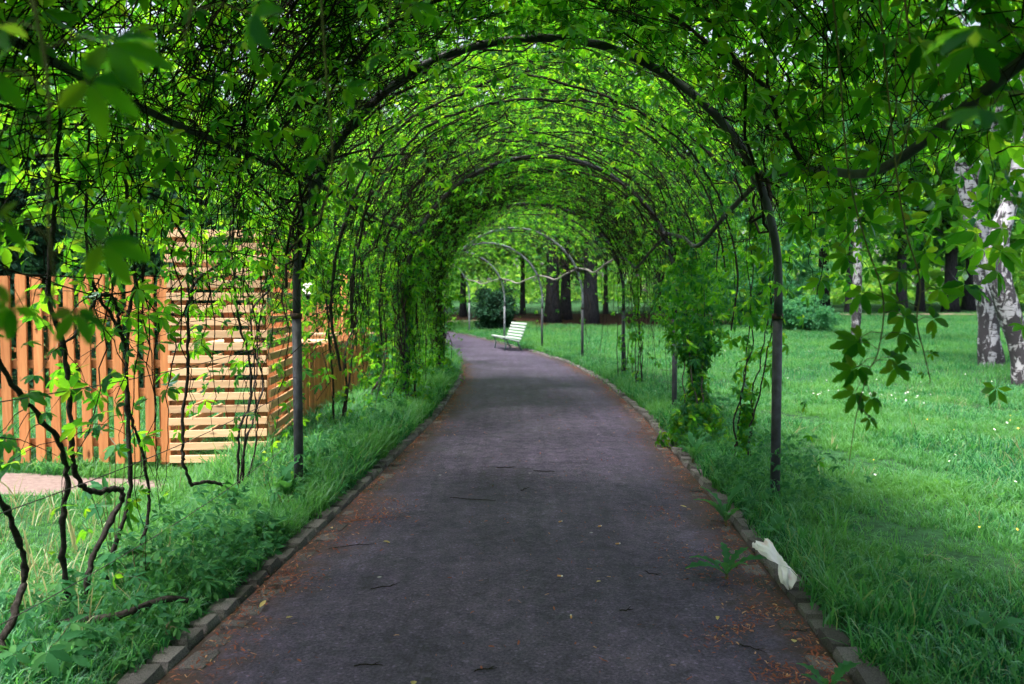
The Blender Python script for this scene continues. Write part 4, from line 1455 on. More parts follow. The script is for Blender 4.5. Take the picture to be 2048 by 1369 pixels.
woody('stem beside the slatted enclosure that runs flat above the grass to the clump', [X([(5.47, .12), (5.2, .22), (4.9, .30), (4.72, .33), (4.62, .36), (4.54, .48), (4.52, .57), (4.51, .77), (4.49, .98), (4.40, 1.18), (4.32, 1.43), (4.42, 1.54), (4.65, 1.6), (4.92, 1.66), (4.96, 1.76), (5.0, 1.95), (5.0, 2.2)]),
      X([(4.36, 1.40), (4.33, 1.56), (4.25, 1.74), (3.93, 1.86), (3.65, 1.92), (3.4, 2.1)])], 22, 6, .0125, zmin=1.1)
woody('left stem of the tangled clump before the slatted enclosure', [X([(5.57, -.02), (5.48, .40), (5.41, .55), (5.50, .74), (5.46, 1.02), (5.24, 1.30), (5.16, 1.56), (5.05, 1.81), (4.98, 2.2)]),
      X([(5.55, 0), (5.60, .3), (5.50, .6), (5.62, .9), (5.72, 1.15), (5.58, 1.37), (5.3, 1.55), (5.0, 1.6), (4.8, 1.62)])], 20, 7, .011, zmin=1.0)
woody('right stem of the tangled clump before the slatted enclosure', [X([(5.67, -.02), (5.58, .38), (5.64, .62), (5.82, .85), (5.61, 1.08), (5.58, 1.37), (5.97, 1.59), (6.2, 1.8), (6.42, 2.0), (6.4, 2.3)]),
      X([(5.70, 0), (5.78, .3), (5.72, .55), (5.6, .8), (5.66, 1.1), (6.0, 1.16), (6.35, 1.25), (6.42, 1.5), (6.7, 1.68)])], 20, 8, .010, zmin=1.0)
woody('slim creeper stem just behind the first left arch post', [X([(8.15, -.02), (7.72, .33), (7.43, .70), (6.99, 1.27), (7.09, 1.62), (7.3, 2.17), (7.3, 2.5)], -1.76, -1.55)], 22, 9, .013, zmin=.5, size=.08)
woody('thick wavy creeper stem between the first and second left arch posts', [X([(7.85, -.05), (8.06, .18), (7.96, .55), (7.91, .95), (8.35, 1.35), (8.13, 1.86), (8.4, 2.39)], -1.76, -1.5),
      X([(7.95, -.05), (7.99, .3), (8.05, .75), (8.2, 1.1), (8.02, 1.5), (8.0, 2.0), (8.1, 2.5)], -1.73, -1.48)], 34, 10, .019, zmin=.4, size=.08)
woody('slanting creeper stem before the second left arch post', [X([(9.5, -.02), (9.61, .31), (9.96, .59), (10.4, .94), (10.01, 1.46), (9.3, 1.69), (9.1, 2.2)], -1.7, -1.5)], 60, 11, .016, zmin=.35, size=.085, spread=.2)

# thick creeper branches arching right over the path behind the first hoop
for i, (y, ua, ub, lab) in enumerate([(6.55, .10, .86, 'thick creeper branch arching over the path just behind the first arch'),
                                      (7.0, .14, .80, 'pair of creeper branches arching over the path, second behind the first arch'),
                                      (8.3, .12, .78, 'thin creeper branch arching over the path before the second arch'),
                                      (4.6, .30, .74, 'crooked creeper branch crossing the roof in front of the first arch')]):
    ar = np.random.default_rng(1700 + i)
    lines = []
    for q in range(2 if i == 1 else 1):
        uu = np.linspace(ua, ub, 15)
        pp = tun(uu, y + .16 * q + np.cumsum(ar.normal(size=15) * .05), -.03 + ar.normal(size=15) * .022)
        lines.append([tuple(map(float, p)) for p in pp])
    woody(lab, lines, 26, 1700 + i, .015 if i != 2 else .011, .1, .07, 1.2, 'creeper branches over the path')

# curled tendril above the enclosure
t = np.linspace(0, 2 * math.pi * 1.1, 26)
P = np.stack([-1.70 + .02 * np.sin(t), 5.02 + .055 * np.cos(t) + .004 * t, 1.86 + .030 * np.sin(t)], 1)
V, F = tubes_np([P], [np.full(26, .006)], 7)
o = link('curled_vine', mesh_np('curled_vine', V, F, M['vine_bark'], True))
tag(o, 'dark woody tendril curled into a loop above the slatted enclosure', 'vine')

# ---- leafy columns on posts and hanging shoots
def leafy_column(label, line, n, radius, size, seed, cat='vine', single=0):
    rg = np.random.default_rng(seed)
    P = catmull(line, 10)
    base = np.array((line[0][0], line[0][1], float(ground_z(line[0][0], line[0][1]))))
    root = thing('climbing_creeper', label, cat, tuple(map(float, base)), 0, 'creepers on the right posts')
    lines, radii = [], []
    for j in range(4):
        Q = P + rg.normal(size=3) * np.array([.06, .06, 0]) + np.cumsum(rg.normal(size=P.shape) * .012, axis=0)
        lines.append(Q - base); radii.append(np.linspace(.009, .003, len(Q)))
    V, F = tubes_np(lines, radii, 5)
    link('stems', mesh_np('stems', V, F, M['vine_bark'], True), root)['kind'] = 'stuff'
    ix = rg.integers(0, len(P), n)
    a = rg.uniform(0, 6.28, n)
    rr = radius * np.sqrt(rg.random(n)) * (0.65 + 0.5 * np.sin(P[ix][:, 2] * 4 + seed))
    d = np.stack([np.cos(a), np.sin(a), 0 * a], 1)
    C = P[ix] + d * rr[:, None] + np.stack([0 * a, 0 * a, rg.normal(size=n) * .08], 1)
    Nn = d * .8 + np.array([0, 0, .55]) + rg.normal(size=(n, 3)) * .35
    T = d * .3 + np.array([0, 0, -1.]) + rg.normal(size=(n, 3)) * .3
    S = size * rg.uniform(.6, 1.25, n)
    ok, dist = in_frame(C)
    near = np.argsort(dist)[:single]
    m = np.zeros(n, bool); m[near] = True
    leaf_objects(C[m] - base, Nn[m], T[m], S[m], root)
    V, F = scatter(LEAF_MID[:3] + LEAF_LOW[:5], C[~m] - base, Nn[~m], T[~m], S[~m], rg)
    link('foliage', mesh_np('foliage', V, F, M['creeper']), root)['kind'] = 'stuff'
leafy_column('dense dark creeper column wrapping the second right arch post', [(1.80, 7.7, 0), (1.84, 7.9, .6), (1.92, 8.4, 1.3), (2.0, 9.2, 2.2)], 1500, .40, .085, 21, single=250)
leafy_column('loose creeper hanging between the first and second right arch posts', [(1.98, 6.75, 0), (1.95, 6.6, .6), (2.0, 6.5, 1.3), (1.92, 6.4, 2.2)], 150, .24, .08, 22, single=120)
leafy_column('sparse creeper climbing the third right arch post', [(2.06, 14.5, 0), (2.06, 14.6, 1.2), (2.02, 14.6, 2.2)], 40, .16, .08, 23, single=20)
leafy_column('leafy creeper swinging from the rail before the third right arch post', [(1.95, 12.4, .2), (1.98, 12.6, 1.0), (1.95, 12.5, 1.7), (1.92, 12.4, 2.2)], 60, .22, .085, 24, single=20)
leafy_column('creeper curtain around the second left arch post', [(-1.35, 10.0, 0), (-1.33, 10.0, 1.2), (-1.25, 10.0, 2.2)], 420, .38, .085, 25, single=60)
leafy_column('creeper curtain around the third left arch post', [(-1.33, 14.5, 0), (-1.33, 14.5, 1.2), (-1.25, 14.5, 2.3)], 420, .42, .085, 26, single=40)
leafy_column('yellow-green creeper trailing over the low fence left of the second arch', [(-1.85, 10.9, 0), (-1.85, 10.9, .8), (-1.7, 10.8, 1.9)], 330, .42, .085, 27, single=60)

def shoot(label, line, leaves, size, seed, group='hanging creeper shoots', r0=.0035, facing=(0, -.85, .5)):
    """thin hanging shoot with single leaves: leaves = list of (t along, side angle, scale)"""
    rg = np.random.default_rng(seed)
    P = catmull(line, 8)
    base = P[0]
    root = thing('creeper_shoot', label, 'vine', tuple(map(float, base)), 0, group)
    lines = [P - base]; radii = [np.linspace(r0, .0011, len(P))]
    LP, LN, LT, LS = [], [], [], []
    for t, a, s in leaves:
        p = P[min(len(P) - 1, int(t * (len(P) - 1)))]
        d = np.array([math.cos(a), rg.uniform(-.5, .5), math.sin(a)])
        e = p + d * size * s * .9
        lines.append(np.array([p, p + d * size * s * .45 + np.array([0, 0, .01]), e]) - base); radii.append(np.array([.0014, .0011, .001]))
        LP.append(e - base); LN.append(np.array(facing) + rg.normal(size=3) * .35); LT.append(d * .8 + np.array([0, 0, -.6]) + rg.normal(size=3) * .2); LS.append(size * s)
    V, F = tubes_np(lines, radii, 5)
    link('stem', mesh_np('stem', V, F, M['shoot'], True), root)
    leaf_objects(np.array(LP), np.array(LN), np.array(LT), np.array(LS), root)
    return root
# the spray on the right, in sharp focus
shoot('long leafy creeper spray hanging in front of the lawn, right of the first post', [(0.93, 2.5, 2.75), (0.94, 2.35, 2.2), (0.96, 2.3, 1.80), (1.01, 2.3, 1.60), (1.07, 2.3, 1.42), (1.06, 2.3, 1.27), (1.03, 2.3, 1.20), (1.0, 2.3, 1.08), (0.98, 2.3, .93)],
      [(.42, 3.3, .9), (.46, 0.2, .9), (.50, 2.9, 1.05), (.54, -.2, 1.0), (.58, 3.4, .95), (.60, .3, 1.05), (.63, 2.8, 1.1), (.66, 3.6, 1.0), (.68, -.3, 1.0), (.71, 0.4, .9), (.73, 3.2, .95), (.76, 4.2, 1.0), (.79, 5.2, .8), (.86, 5.6, .62)], .068, 31)
shoot('thin bare creeper tip curling down beside the leafy spray', [(1.15, 2.6, 2.6), (1.18, 2.45, 1.75), (1.25, 2.45, 1.48), (1.245, 2.45, 1.35), (1.27, 2.45, 1.25), (1.29, 2.45, 1.17), (1.285, 2.45, 1.155)],
      [(.32, 3.2, .9), (.38, .2, .9), (.45, 2.9, .9), (.52, .1, .85), (.60, 3.4, .8), (.68, 0, .3), (.8, 3.0, .22)], .082, 32)
shoot('leafy shoot with a bent bare tip between the first right post and the slim birch', [(1.2, 2.6, 2.7), (1.24, 2.5, 2.1), (1.19, 2.5, 1.81), (1.12, 2.5, 1.71), (1.06, 2.5, 1.63), (1.02, 2.5, 1.58), (1.015, 2.5, 1.555)],
      [(.25, .2, .9), (.3, 3.1, .9), (.38, .1, 1), (.44, 3.3, .9), (.5, .3, .9), (.56, 2.8, .8)], .085, 33)
rg9 = np.random.default_rng(91)
for i, (x, y, zt, zb, lab) in enumerate([
    (1.55, 3.3, 2.5, 1.78, 'short shoot of dark leaves at the upper right, left of the big birch'),
    (1.62, 3.8, 2.45, 1.72, 'short leafy shoot hanging beneath the right rail'),
    (1.40, 3.6, 2.6, 1.90, 'shoot of serrated leaves hanging over the right rail'),
    (1.72, 4.6, 2.3, 1.75, 'shoot of broad leaves near the first right post, below the rail'),
    (1.30, 4.2, 2.75, 2.05, 'hanging shoot of dark star-shaped leaves high on the right'),
    (0.95, 3.6, 3.0, 2.30, 'hanging shoot of dark leaves near the top right of the arch'),
    (1.20, 2.5, 2.8, 1.95, 'dark shoot at the top right before the canopy'),
    (1.50, 2.6, 2.4, 2.0, 'dense dark leaves close to the right border'),
    (1.78, 3.4, 2.4, 1.9, 'bright backlit leaves over the big birch')]):
    nl = 9
    lv = [(0.12 + .86 * j / nl, (0.1 if j % 2 else 3.0) + rg9.normal() * .35, rg9.uniform(.8, 1.15)) for j in range(nl)]
    shoot(lab, [(x, y, zt), (x + rg9.normal() * .05, y, (zt * 2 + zb) / 3), (x + rg9.normal() * .06, y, (zt + zb * 2) / 3), (x + rg9.normal() * .06, y, zb)], lv, .082, 50 + i)
# close, out-of-focus sprigs on the upper left
shoot('pale out-of-focus sprig hanging before the first left post', [(-.42, 1.72, 2.45), (-.40, 1.7, 2.05), (-.39, 1.7, 1.88), (-.38, 1.7, 1.74), (-.385, 1.7, 1.66), (-.41, 1.7, 1.58), (-.46, 1.7, 1.53)],
      [(.36, 2.9, .62), (.38, .4, .75), (.46, 3.4, .72), (.60, 2.8, .65), (.62, .2, .72), (.70, 3.7, .5), (.78, .3, .45), (.82, 3.2, .4)], .062, 41, facing=(.1, -.8, .4))
shoot('very close blurred leaves at the upper left corner', [(-.62, .98, 2.0), (-.57, .95, 1.80), (-.55, .95, 1.70), (-.545, .95, 1.62), (-.55, .95, 1.50), (-.545, .95, 1.42), (-.56, .95, 1.32)],
      [(.30, 3.0, 1.0), (.34, .2, 1.0), (.44, 2.8, 1.05), (.48, .5, .9), (.52, 3.6, .9), (.72, 2.7, .75), (.76, .3, .8), (.86, 3.4, .6), (.90, .2, .55)], .074, 42, facing=(.2, -.75, .5))
shoot('close blurred dark leaves at the top left', [(-.40, 1.15, 2.05), (-.41, 1.1, 1.92), (-.43, 1.1, 1.82), (-.45, 1.1, 1.74)],
      [(.3, 3.0, 1), (.4, .3, 1), (.6, 2.8, 1), (.75, .1, 1), (.9, 3.3, .9)], .080, 43, facing=(.1, -.4, .8))
shoot('close blurred dark leaves at the upper right border', [(.72, 1.15, 2.0), (.71, 1.12, 1.86), (.70, 1.1, 1.76), (.705, 1.1, 1.68)],
      [(.4, 3.0, 1), (.5, .3, 1), (.7, 2.8, 1), (.85, .1, 1), (.98, 3.5, .9)], .072, 44, facing=(0, -.3, .9))
shoot('small blurred sprig of three leaves under the top centre-left', [(-.25, 1.75, 2.3), (-.26, 1.75, 2.08), (-.27, 1.75, 1.98)],
      [(.5, 3.0, .9), (.7, .3, .9), (.95, 4.2, .9)], .062, 45, facing=(.1, -.6, .5))

# ------------------------------------------------------------------ grass
def tuft(seed, nb, h, spread, lean):
    rg = np.random.default_rng(seed)
    Vs, Fs = [], []
    for i in range(nb):
        a = rg.uniform(0, 6.28); r = spread * math.sqrt(rg.random())
        p = np.array([math.cos(a) * r, math.sin(a) * r, -0.01])
        hh = h * rg.uniform(.45, 1.1)
        da = rg.uniform(0, 6.28); ln = lean * rg.uniform(.2, 1.2) * hh
        d = np.array([math.cos(da), math.sin(da), 0]) * ln
        w = rg.uniform(.0022, .0042) * (1 + h)
        s = np.array([-math.sin(da + rg.normal() * .5), math.cos(da + rg.normal() * .5), 0]) * w
        b = len(Vs)
        for t, ww in ((0, 1), (.38, .95), (.75, .62)):
            c = p + d * t ** 1.8 + np.array([0, 0, hh * (t - .28 * lean * t ** 3)])
            Vs += [c - s * ww, c + s * ww]
        Vs.append(p + d * 1.0 + np.array([0, 0, hh * (1 - .28 * lean - .12 * lean)]))
        Fs += [(b, b + 1, b + 3), (b, b + 3, b + 2), (b + 2, b + 3, b + 5), (b + 2, b + 5, b + 4), (b + 4, b + 5, b + 6)]
    return np.array(Vs), np.array(Fs)

def tuft_collection(name, specs, mat):
    c = bpy.data.collections.new(name)
    for i, sp in enumerate(specs):
        V, F = tuft(*sp)
        o = bpy.data.objects.new(name, mesh_np(name, V, F, mat))
        c.objects.link(o)
    return c

def gn_instances(name, P, rot, scl, coll, label, cat='grass'):
    me = bpy.data.meshes.new(name)
    n = len(P)
    me.vertices.add(n)
    me.vertices.foreach_set('co', np.ascontiguousarray(P, dtype=np.float32).ravel())
    a = me.attributes.new('rot', 'FLOAT_VECTOR', 'POINT'); a.data.foreach_set('vector', np.ascontiguousarray(rot, dtype=np.float32).ravel())
    a = me.attributes.new('scl', 'FLOAT_VECTOR', 'POINT'); a.data.foreach_set('vector', np.ascontiguousarray(scl, dtype=np.float32).ravel())
    o = link(name, me)
    ng = bpy.data.node_groups.new(name, 'GeometryNodeTree')
    ng.interface.new_socket('Geometry', in_out='INPUT', socket_type='NodeSocketGeometry')
    ng.interface.new_socket('Geometry', in_out='OUTPUT', socket_type='NodeSocketGeometry')
    N, L = ng.nodes, ng.links
    gi, go = N.new('NodeGroupInput'), N.new('NodeGroupOutput')
    ci = N.new('GeometryNodeCollectionInfo')
    ci.inputs['Collection'].default_value = coll
    ci.inputs['Separate Children'].default_value = True
    ci.inputs['Reset Children'].default_value = True
    iop = N.new('GeometryNodeInstanceOnPoints')
    iop.inputs['Pick Instance'].default_value = True
    ar = N.new('GeometryNodeInputNamedAttribute'); ar.data_type = 'FLOAT_VECTOR'; ar.inputs['Name'].default_value = 'rot'
    asc = N.new('GeometryNodeInputNamedAttribute'); asc.data_type = 'FLOAT_VECTOR'; asc.inputs['Name'].default_value = 'scl'
    er = N.new('FunctionNodeEulerToRotation')
    L.new(gi.outputs[0], iop.inputs['Points'])
    L.new(ci.outputs[0], iop.inputs['Instance'])
    L.new(ar.outputs['Attribute'], er.inputs[0])
    L.new(er.outputs[0], iop.inputs['Rotation'])
    L.new(asc.outputs['Attribute'], iop.inputs['Scale'])
    L.new(iop.outputs[0], go.inputs[0])
    md = o.modifiers.new('tufts', 'NODES')
    md.node_group = ng
    tag(o, label, cat, kind='stuff')
    return o

SHORT = tuft_collection('short_tuft', [(500 + i, 16, .16, .075, .75) for i in range(6)], M['grass'])
TALL = tuft_collection('tall_tuft', [(520 + i, 18, .34, .07, .70) for i in range(6)], M['grass'])
FAR = tuft_collection('far_tuft', [(540 + i, 30, .17, .22, .6) for i in range(5)], M['grass'])
SEED = tuft_collection('seed_stalk', [(560 + i, 5, .52, .08, .75) for i in range(5)], M['seed'])

def grass_points(n, xlo, xhi, ylo, yhi, rg, hfun, tilt=.18, keepfun=None, power=1.0):
    y = ylo + (yhi - ylo) * rg.random(n) ** power
    x = rg.uniform(xlo, xhi, n)
    keep = (np.abs(x - cx(y)) > 1.41) & (np.abs(x) < (y + 1.2) * .80 + 2.0)
    if keepfun is not None:
        keep &= keepfun(x, y, rg)
    x, y = x[keep], y[keep]
    P = np.stack([x, y, ground_z(x, y) - .012], 1)
    rot = np.stack([rg.normal(size=len(x)) * tilt, rg.normal(size=len(x)) * tilt, rg.uniform(0, 6.28, len(x))], 1)
    h = hfun(x, y, rg)
    return P, rot, np.stack([h, h, h], 1)

def sandy(x, y):
    return ((x + 4.15) * .62) ** 2 + ((y - 6.02) * 2.3) ** 2
def left_keep(x, y, rg):
    return (sandy(x, y) > 0.75 + .5 * rg.random(len(x))) & (rg.random(len(x)) < .9)
rg = np.random.default_rng(600)
wave = lambda x, y: 0.78 + 0.3 * np.sin(1.9 * x + .8 * y) * np.sin(1.3 * y - .5 * x) + .15 * np.sin(5 * x + 4 * y)
gn_instances('right_lawn_grass', *grass_points(30000, 1.3, 11, 1.6, 13, rg, lambda x, y, r: wave(x, y) * r.uniform(.65, 1.25, len(x)), power=1.25), SHORT, 'long green grass of the lawn right of the path', 'grass')
gn_instances('left_grass', *grass_points(17000, -6.0, -1.3, 1.6, 9, rg, lambda x, y, r: wave(x, y) * r.uniform(.6, 1.2, len(x)), keepfun=left_keep), SHORT, 'green grass between the left kerb and the fences', 'grass')
def bank(x, y, r):
    return (np.abs(x - cx(y) + 1.95) < .55) & (r.random(len(x)) < .95)
gn_instances('bank_grass', *grass_points(15000, -3.4, -0.9, 4.6, 22, rg, lambda x, y, r: np.clip((y - 3.5) * .35, .5, 1.05) * r.uniform(.6, 1.15, len(x)), keepfun=bank, power=1.2), TALL, 'tall grass on the bank along the left edge of the path', 'grass')
def edge(x, y, r):
    o = x - cx(y)
    return (o > 1.42) & (o < 1.42 + .55 * r.random(len(x)) ** 1.5 + .1)
gn_instances('edge_grass', *grass_points(9000, 0, 3.4, 3.2, 24, rg, lambda x, y, r: r.uniform(.35, .9, len(x)), keepfun=edge), TALL, 'taller grass along the right edge of the path', 'grass')
gn_instances('far_lawn_grass', *grass_points(26000, -6, 34, 11, 46, rg, lambda x, y, r: r.uniform(.7, 1.25, len(x)) * np.where(y > 24, 1.15, 1.0), keepfun=lambda x, y, r: (x > cx(y)) & ~((y > 37.5) & (x < 11)), power=.9), FAR, 'far part of the lawn towards the wood', 'grass')
gn_instances('garden_grass', *grass_points(9000, -14, -2.4, 7.6, 26, rg, lambda x, y, r: r.uniform(.7, 1.2, len(x)), keepfun=lambda x, y, r: x < cx(y) - 2.1), FAR, 'bright grass inside the fenced garden', 'grass')
gn_instances('bend_grass', *grass_points(5000, -9, 1.0, 26, 40, rg, lambda x, y, r: r.uniform(.6, 1.1, len(x)), keepfun=lambda x, y, r: (x > cx(y) + 1.6)), FAR, 'grass behind the bend of the path', 'grass')
def seedy(x, y, r):
    return (sandy(x, y) > 1.3) & (r.random(len(x)) < np.clip(.35 + .5 * np.sin(2.1 * x + 1.7 * y), .05, 1))
gn_instances('seed_grass', *grass_points(380, -3.4, -1.5, 3.2, 9, rg, lambda x, y, r: r.uniform(.4, .8, len(x)), keepfun=seedy, tilt=.3), SEED, 'pale dry grass stalks gone to seed on the left', 'grass')
gn_instances('seed_grass_lawn', *grass_points(420, 1.7, 10, 2.6, 13, rg, lambda x, y, r: r.uniform(.3, .6, len(x)), keepfun=lambda x, y, r: r.random(len(x)) < .6, tilt=.4), SEED, 'pale dry stalks scattered in the lawn on the right', 'grass')

# clover and small white flowers in the lawn
def dots(name, n, xlo, xhi, ylo, yhi, mat, size, label, seed, keep=None):
    r2 = np.random.default_rng(seed)
    x = r2.uniform(xlo, xhi, n); y = r2.uniform(ylo, yhi, n)
    m = np.abs(x - cx(y)) > 1.6
    if keep is not None: m &= keep(x, y, r2)
    x, y = x[m], y[m]
    P = np.stack([x, y, ground_z(x, y) + r2.uniform(.07, .14, len(x))], 1)
    tv = []
    for k in range(6):
        a = k * 1.047
        tv.append((math.cos(a), math.sin(a), .15))
    T = [(np.array(tv + [(0, 0, .45)]), np.array([(k, (k + 1) % 6, 6) for k in range(6)]))]
    V, F = scatter(T, P, np.array([0, -.3, 1.]) + r2.normal(size=P.shape) * .3, r2.normal(size=P.shape), r2.uniform(.6, 1.2, len(P)) * size, r2)
    o = link(name, mesh_np(name, V, F, mat)); tag(o, label, 'flowers', kind='stuff')
dots('white_flowers', 90, 2.0, 12, 3, 24, M['petal'], .011, 'tiny white flowers dotted over the lawn', 611)
dots('clover_patch', 70, 4.0, 6.4, 9.5, 12.5, M['petal'], .012, 'patch of white clover in the lawn before the big birch', 612, lambda x, y, r: ((x - 5.2) / 1.1) ** 2 + ((y - 11) / 1.1) ** 2 < 1)
dots('yellow_flowers', 30, 2.2, 7, 3, 9, M['yellow_petal'], .009, 'small yellow flowers in the near lawn', 613)

# leafy ground cover along both path edges
def ground_cover(side, n, ylo, yhi, width, label, seed, size=.055, power=1.0, tall=.20):
    r2 = np.random.default_rng(seed)
    y = ylo + (yhi - ylo) * r2.random(n) ** power
    o_ = 1.40 + width * r2.random(n) ** 1.6
    clump = np.sin(y * 2.3 + side) + np.sin(y * 5.1 + 2 * side) * .7 + r2.normal(size=n) * .5
    m = clump > -.25
    y, o_ = y[m], o_[m]
    x = cx(y) + side * o_
    P = np.stack([x, y, ground_z(x, y) + r2.uniform(.02, tall, len(x)) * np.clip((o_ - 1.36) * 4, .25, 1)], 1)
    Nn = np.array([0, -.25, 1.]) + r2.normal(size=P.shape) * .4
    T = r2.normal(size=P.shape) + np.array([-side * .5, 0, -.3])
    V, F = scatter(LEAF_MID[:3] + LEAF_LOW[:5], P, Nn, T, r2.uniform(.5, 1.2, len(P)) * size, r2)
    o = link('ground_cover', mesh_np('ground_cover', V, F, M['weed'])); tag(o, label, 'weeds', kind='stuff')
ground_cover(-1, 4300, 1.9, 15, .75, 'low leafy weeds along the left kerb', 621, .058, 1.1)
ground_cover(1, 2300, 3.4, 20, .6, 'low leafy weeds along the right kerb', 622, .050)

ground_cover(-1, 1300, 3.6, 9.5, .55, 'broad-leaved undergrowth spilling over the left kerb', 624, .066, 1.0, .34)
ground_cover(1, 1300, 4.9, 9.5, .75, 'bushy weeds around the foot of the first right arch post', 623, .058, 1.0, .42)

# single weeds that can be picked out
def blade_leaf(n, L, W, wav, arch, seed, mat):
    """long toothed leaf (dandelion, dock) lying out from the origin along +Y"""
    r2 = random.Random(seed)
    V, F = [], []
    for i in range(n + 1):
        t = i / n
        w = W * math.sin(math.pi * min(1, t * .93 + .05)) ** .8 * (.35 + .65 * t ** .6)
        w *= 1 + wav * (1 if i % 2 else -1)
        z = L * (arch * math.sin(t * 2.2) * .5 - arch * .25 * t * t)
        y = t * L
        V += [(-w, y + (.02 * L if i % 2 else 0), z + w * .25), (0, y, z), (w, y + (.02 * L if i % 2 else 0), z + w * .25 + r2.uniform(-.003, .003))]
    for i in range(n):
        b = i * 3
        for k in (0, 1):
            F += [(b + k, b + k + 1, b + k + 4), (b + k, b + k + 4, b + k + 3)]
    return mesh_np('leaf', np.array(V), np.array(F), mat)
DANDE = [blade_leaf(11, .19, .026, .34, .5, i, M['weed']) for i in range(3)]
DOCK = [blade_leaf(8, .24, .042, .04, .7, i, M['weed']) for i in range(3)]
def rosette(name, label, x, y, meshes, n, s, up=.5, seed=0, cat='weed', group='weeds by the kerbs'):
    r2 = random.Random(seed)
    root = thing(name, label, cat, (x, y, float(ground_z(x, y)) + .01), r2.uniform(0, 6), group)
    for i in range(n):
        a = i * 6.283 / n + r2.uniform(-.3, .3)
        link('leaf', meshes[r2.randrange(len(meshes))], root, (0, 0, .005 + .002 * i), (up * r2.uniform(.3, 1.3), r2.uniform(-.2, .2), a), s * r2.uniform(.75, 1.15))
    mb = MB()
    mb.tube([(0, 0, -.03), (0.002, 0, .03)], [.012, .006], 6)
    mb.build('crown', M['shoot'], root, True)
rosette('dandelion', 'toothed dandelion rosette on the right path edge beside the white bag', 1.10, 4.02, DANDE, 7, 1.15, .4, 1)
rosette('dandelion', 'dandelion at the right kerb before the first arch post', 1.36, 5.0, DANDE, 9, 1.3, .8, 2)
rosette('dandelion', 'dandelion on the right path edge at the foot of the second creeper column', 1.58, 6.9, DANDE, 8, 1.2, .9, 3)
rosette('dandelion', 'dandelion among the setts at the bottom right', 1.13, 2.78, DANDE, 6, .75, .6, 4)
rosette('dock_plant', 'broad-leaved dock in the grass at the foot of the stem clump on the left', -1.78, 5.0, DOCK, 8, 1.05, .95, 5)
rosette('dock_plant', 'dock with a big leaf lying over the left kerb', -1.42, 4.55, DOCK, 6, 1.0, .35, 6)
rosette('dock_plant', 'dock growing at the foot of the first left arch post', -1.62, 6.1, DOCK, 8, .95, 1.0, 7)
rosette('dock_plant', 'small dock at the right kerb between bag and first arch post', 1.52, 4.5, DOCK, 6, .75, .9, 8)
rosette('dock_plant', 'dock spilling over the left kerb a step beyond the first post', -1.36, 6.9, DOCK, 8, 1.0, .7, 11)
rosette('dock_plant', 'dock on the left bank two steps beyond the first post', -1.25, 7.9, DOCK, 8, 1.05, .8, 12)
rosette('dock_plant', 'tall dock in the grass right before the first left post', -1.55, 5.35, DOCK, 7, 1.1, 1.0, 13)
rosette('plantain', 'small plantain in the near right lawn', 1.95, 3.2, DOCK, 6, .6, .5, 9)
rosette('plantain', 'small plantain at the bottom right corner of the lawn', 1.85, 2.62, DOCK, 7, .62, .5, 10)

def seedling(label, x, y, n, s, h, seed):
    r2 = np.random.default_rng(seed)
    base = np.array([x, y, float(ground_z(x, y))])
    root = thing('creeper_seedling', label, 'weed', tuple(map(float, base)), 0, 'creeper seedlings on the left')
    LP, LN, LT, LS, lines, rad = [], [], [], [], [], []
    for i in range(n):
        a = r2.uniform(0, 6.28); rr = r2.uniform(.03, .14) * s / .08
        top = np.array([math.cos(a) * rr, math.sin(a) * rr, h * r2.uniform(.4, 1.1)])
        lines.append(np.array([[0, 0, 0], top * .5 + np.array([0, 0, .03]), top])); rad.append(np.array([.003, .0022, .0015]))
        LP.append(top); LN.append(np.array([0, -.35, 1.]) + r2.normal(size=3) * .25); LT.append(np.array([math.cos(a), math.sin(a), -.25])); LS.append(s * r2.uniform(.75, 1.2))
    V, F = tubes_np(lines, rad, 5)
    link('stalks', mesh_np('stalks', V, F, M['shoot'], True), root)
    leaf_objects(LP, LN, LT, LS, root, LEAF_WEED_MESH)
seedling('creeper seedling with large five-fingered leaves beside the kerb at the lower left', -1.78, 3.72, 9, .095, .24, 701)
seedling('creeper seedling left of the big-leaved one, under the stepped stem', -2.05, 3.35, 7, .085, .18, 702)
seedling('creeper seedling near the left kerb in mid distance, before the dock', -1.62, 4.3, 7, .07, .14, 703)
seedling('creeper seedling close to the kerb below the first left post', -1.50, 5.2, 6, .065, .14, 704)
seedling('creeper seedling at the very bottom left', -1.72, 2.85, 8, .085, .16, 705)
seedling('creeper seedling on the left kerb setts at the bottom', -1.42, 3.2, 4, .05, .06, 706)
seedling('creeper seedling in the grass bank beyond the first left post', -1.45, 7.3, 9, .075, .2, 707)
seedling('creeper seedling at the bottom left corner', -2.2, 2.95, 8, .08, .2, 708)
seedling('bright creeper sprout before the picket fence', -2.05, 4.05, 5, .11, .62, 709)

# fallen log-like stem on the left edge
P = catmull([(-1.98, 3.30, .03), (-1.85, 3.28, .07), (-1.66, 3.30, .09), (-1.52, 3.42, .115), (-1.45, 3.50, .08)], 6)
V, F = tubes_np([P], [np.linspace(.022, .013, len(P))], 9)
o = link('dead_stem', mesh_np('dead_stem', V, F, M['vine_bark'], True))
tag(o, 'thick dead creeper stem lying in the weeds at the lower left kerb', 'branch')

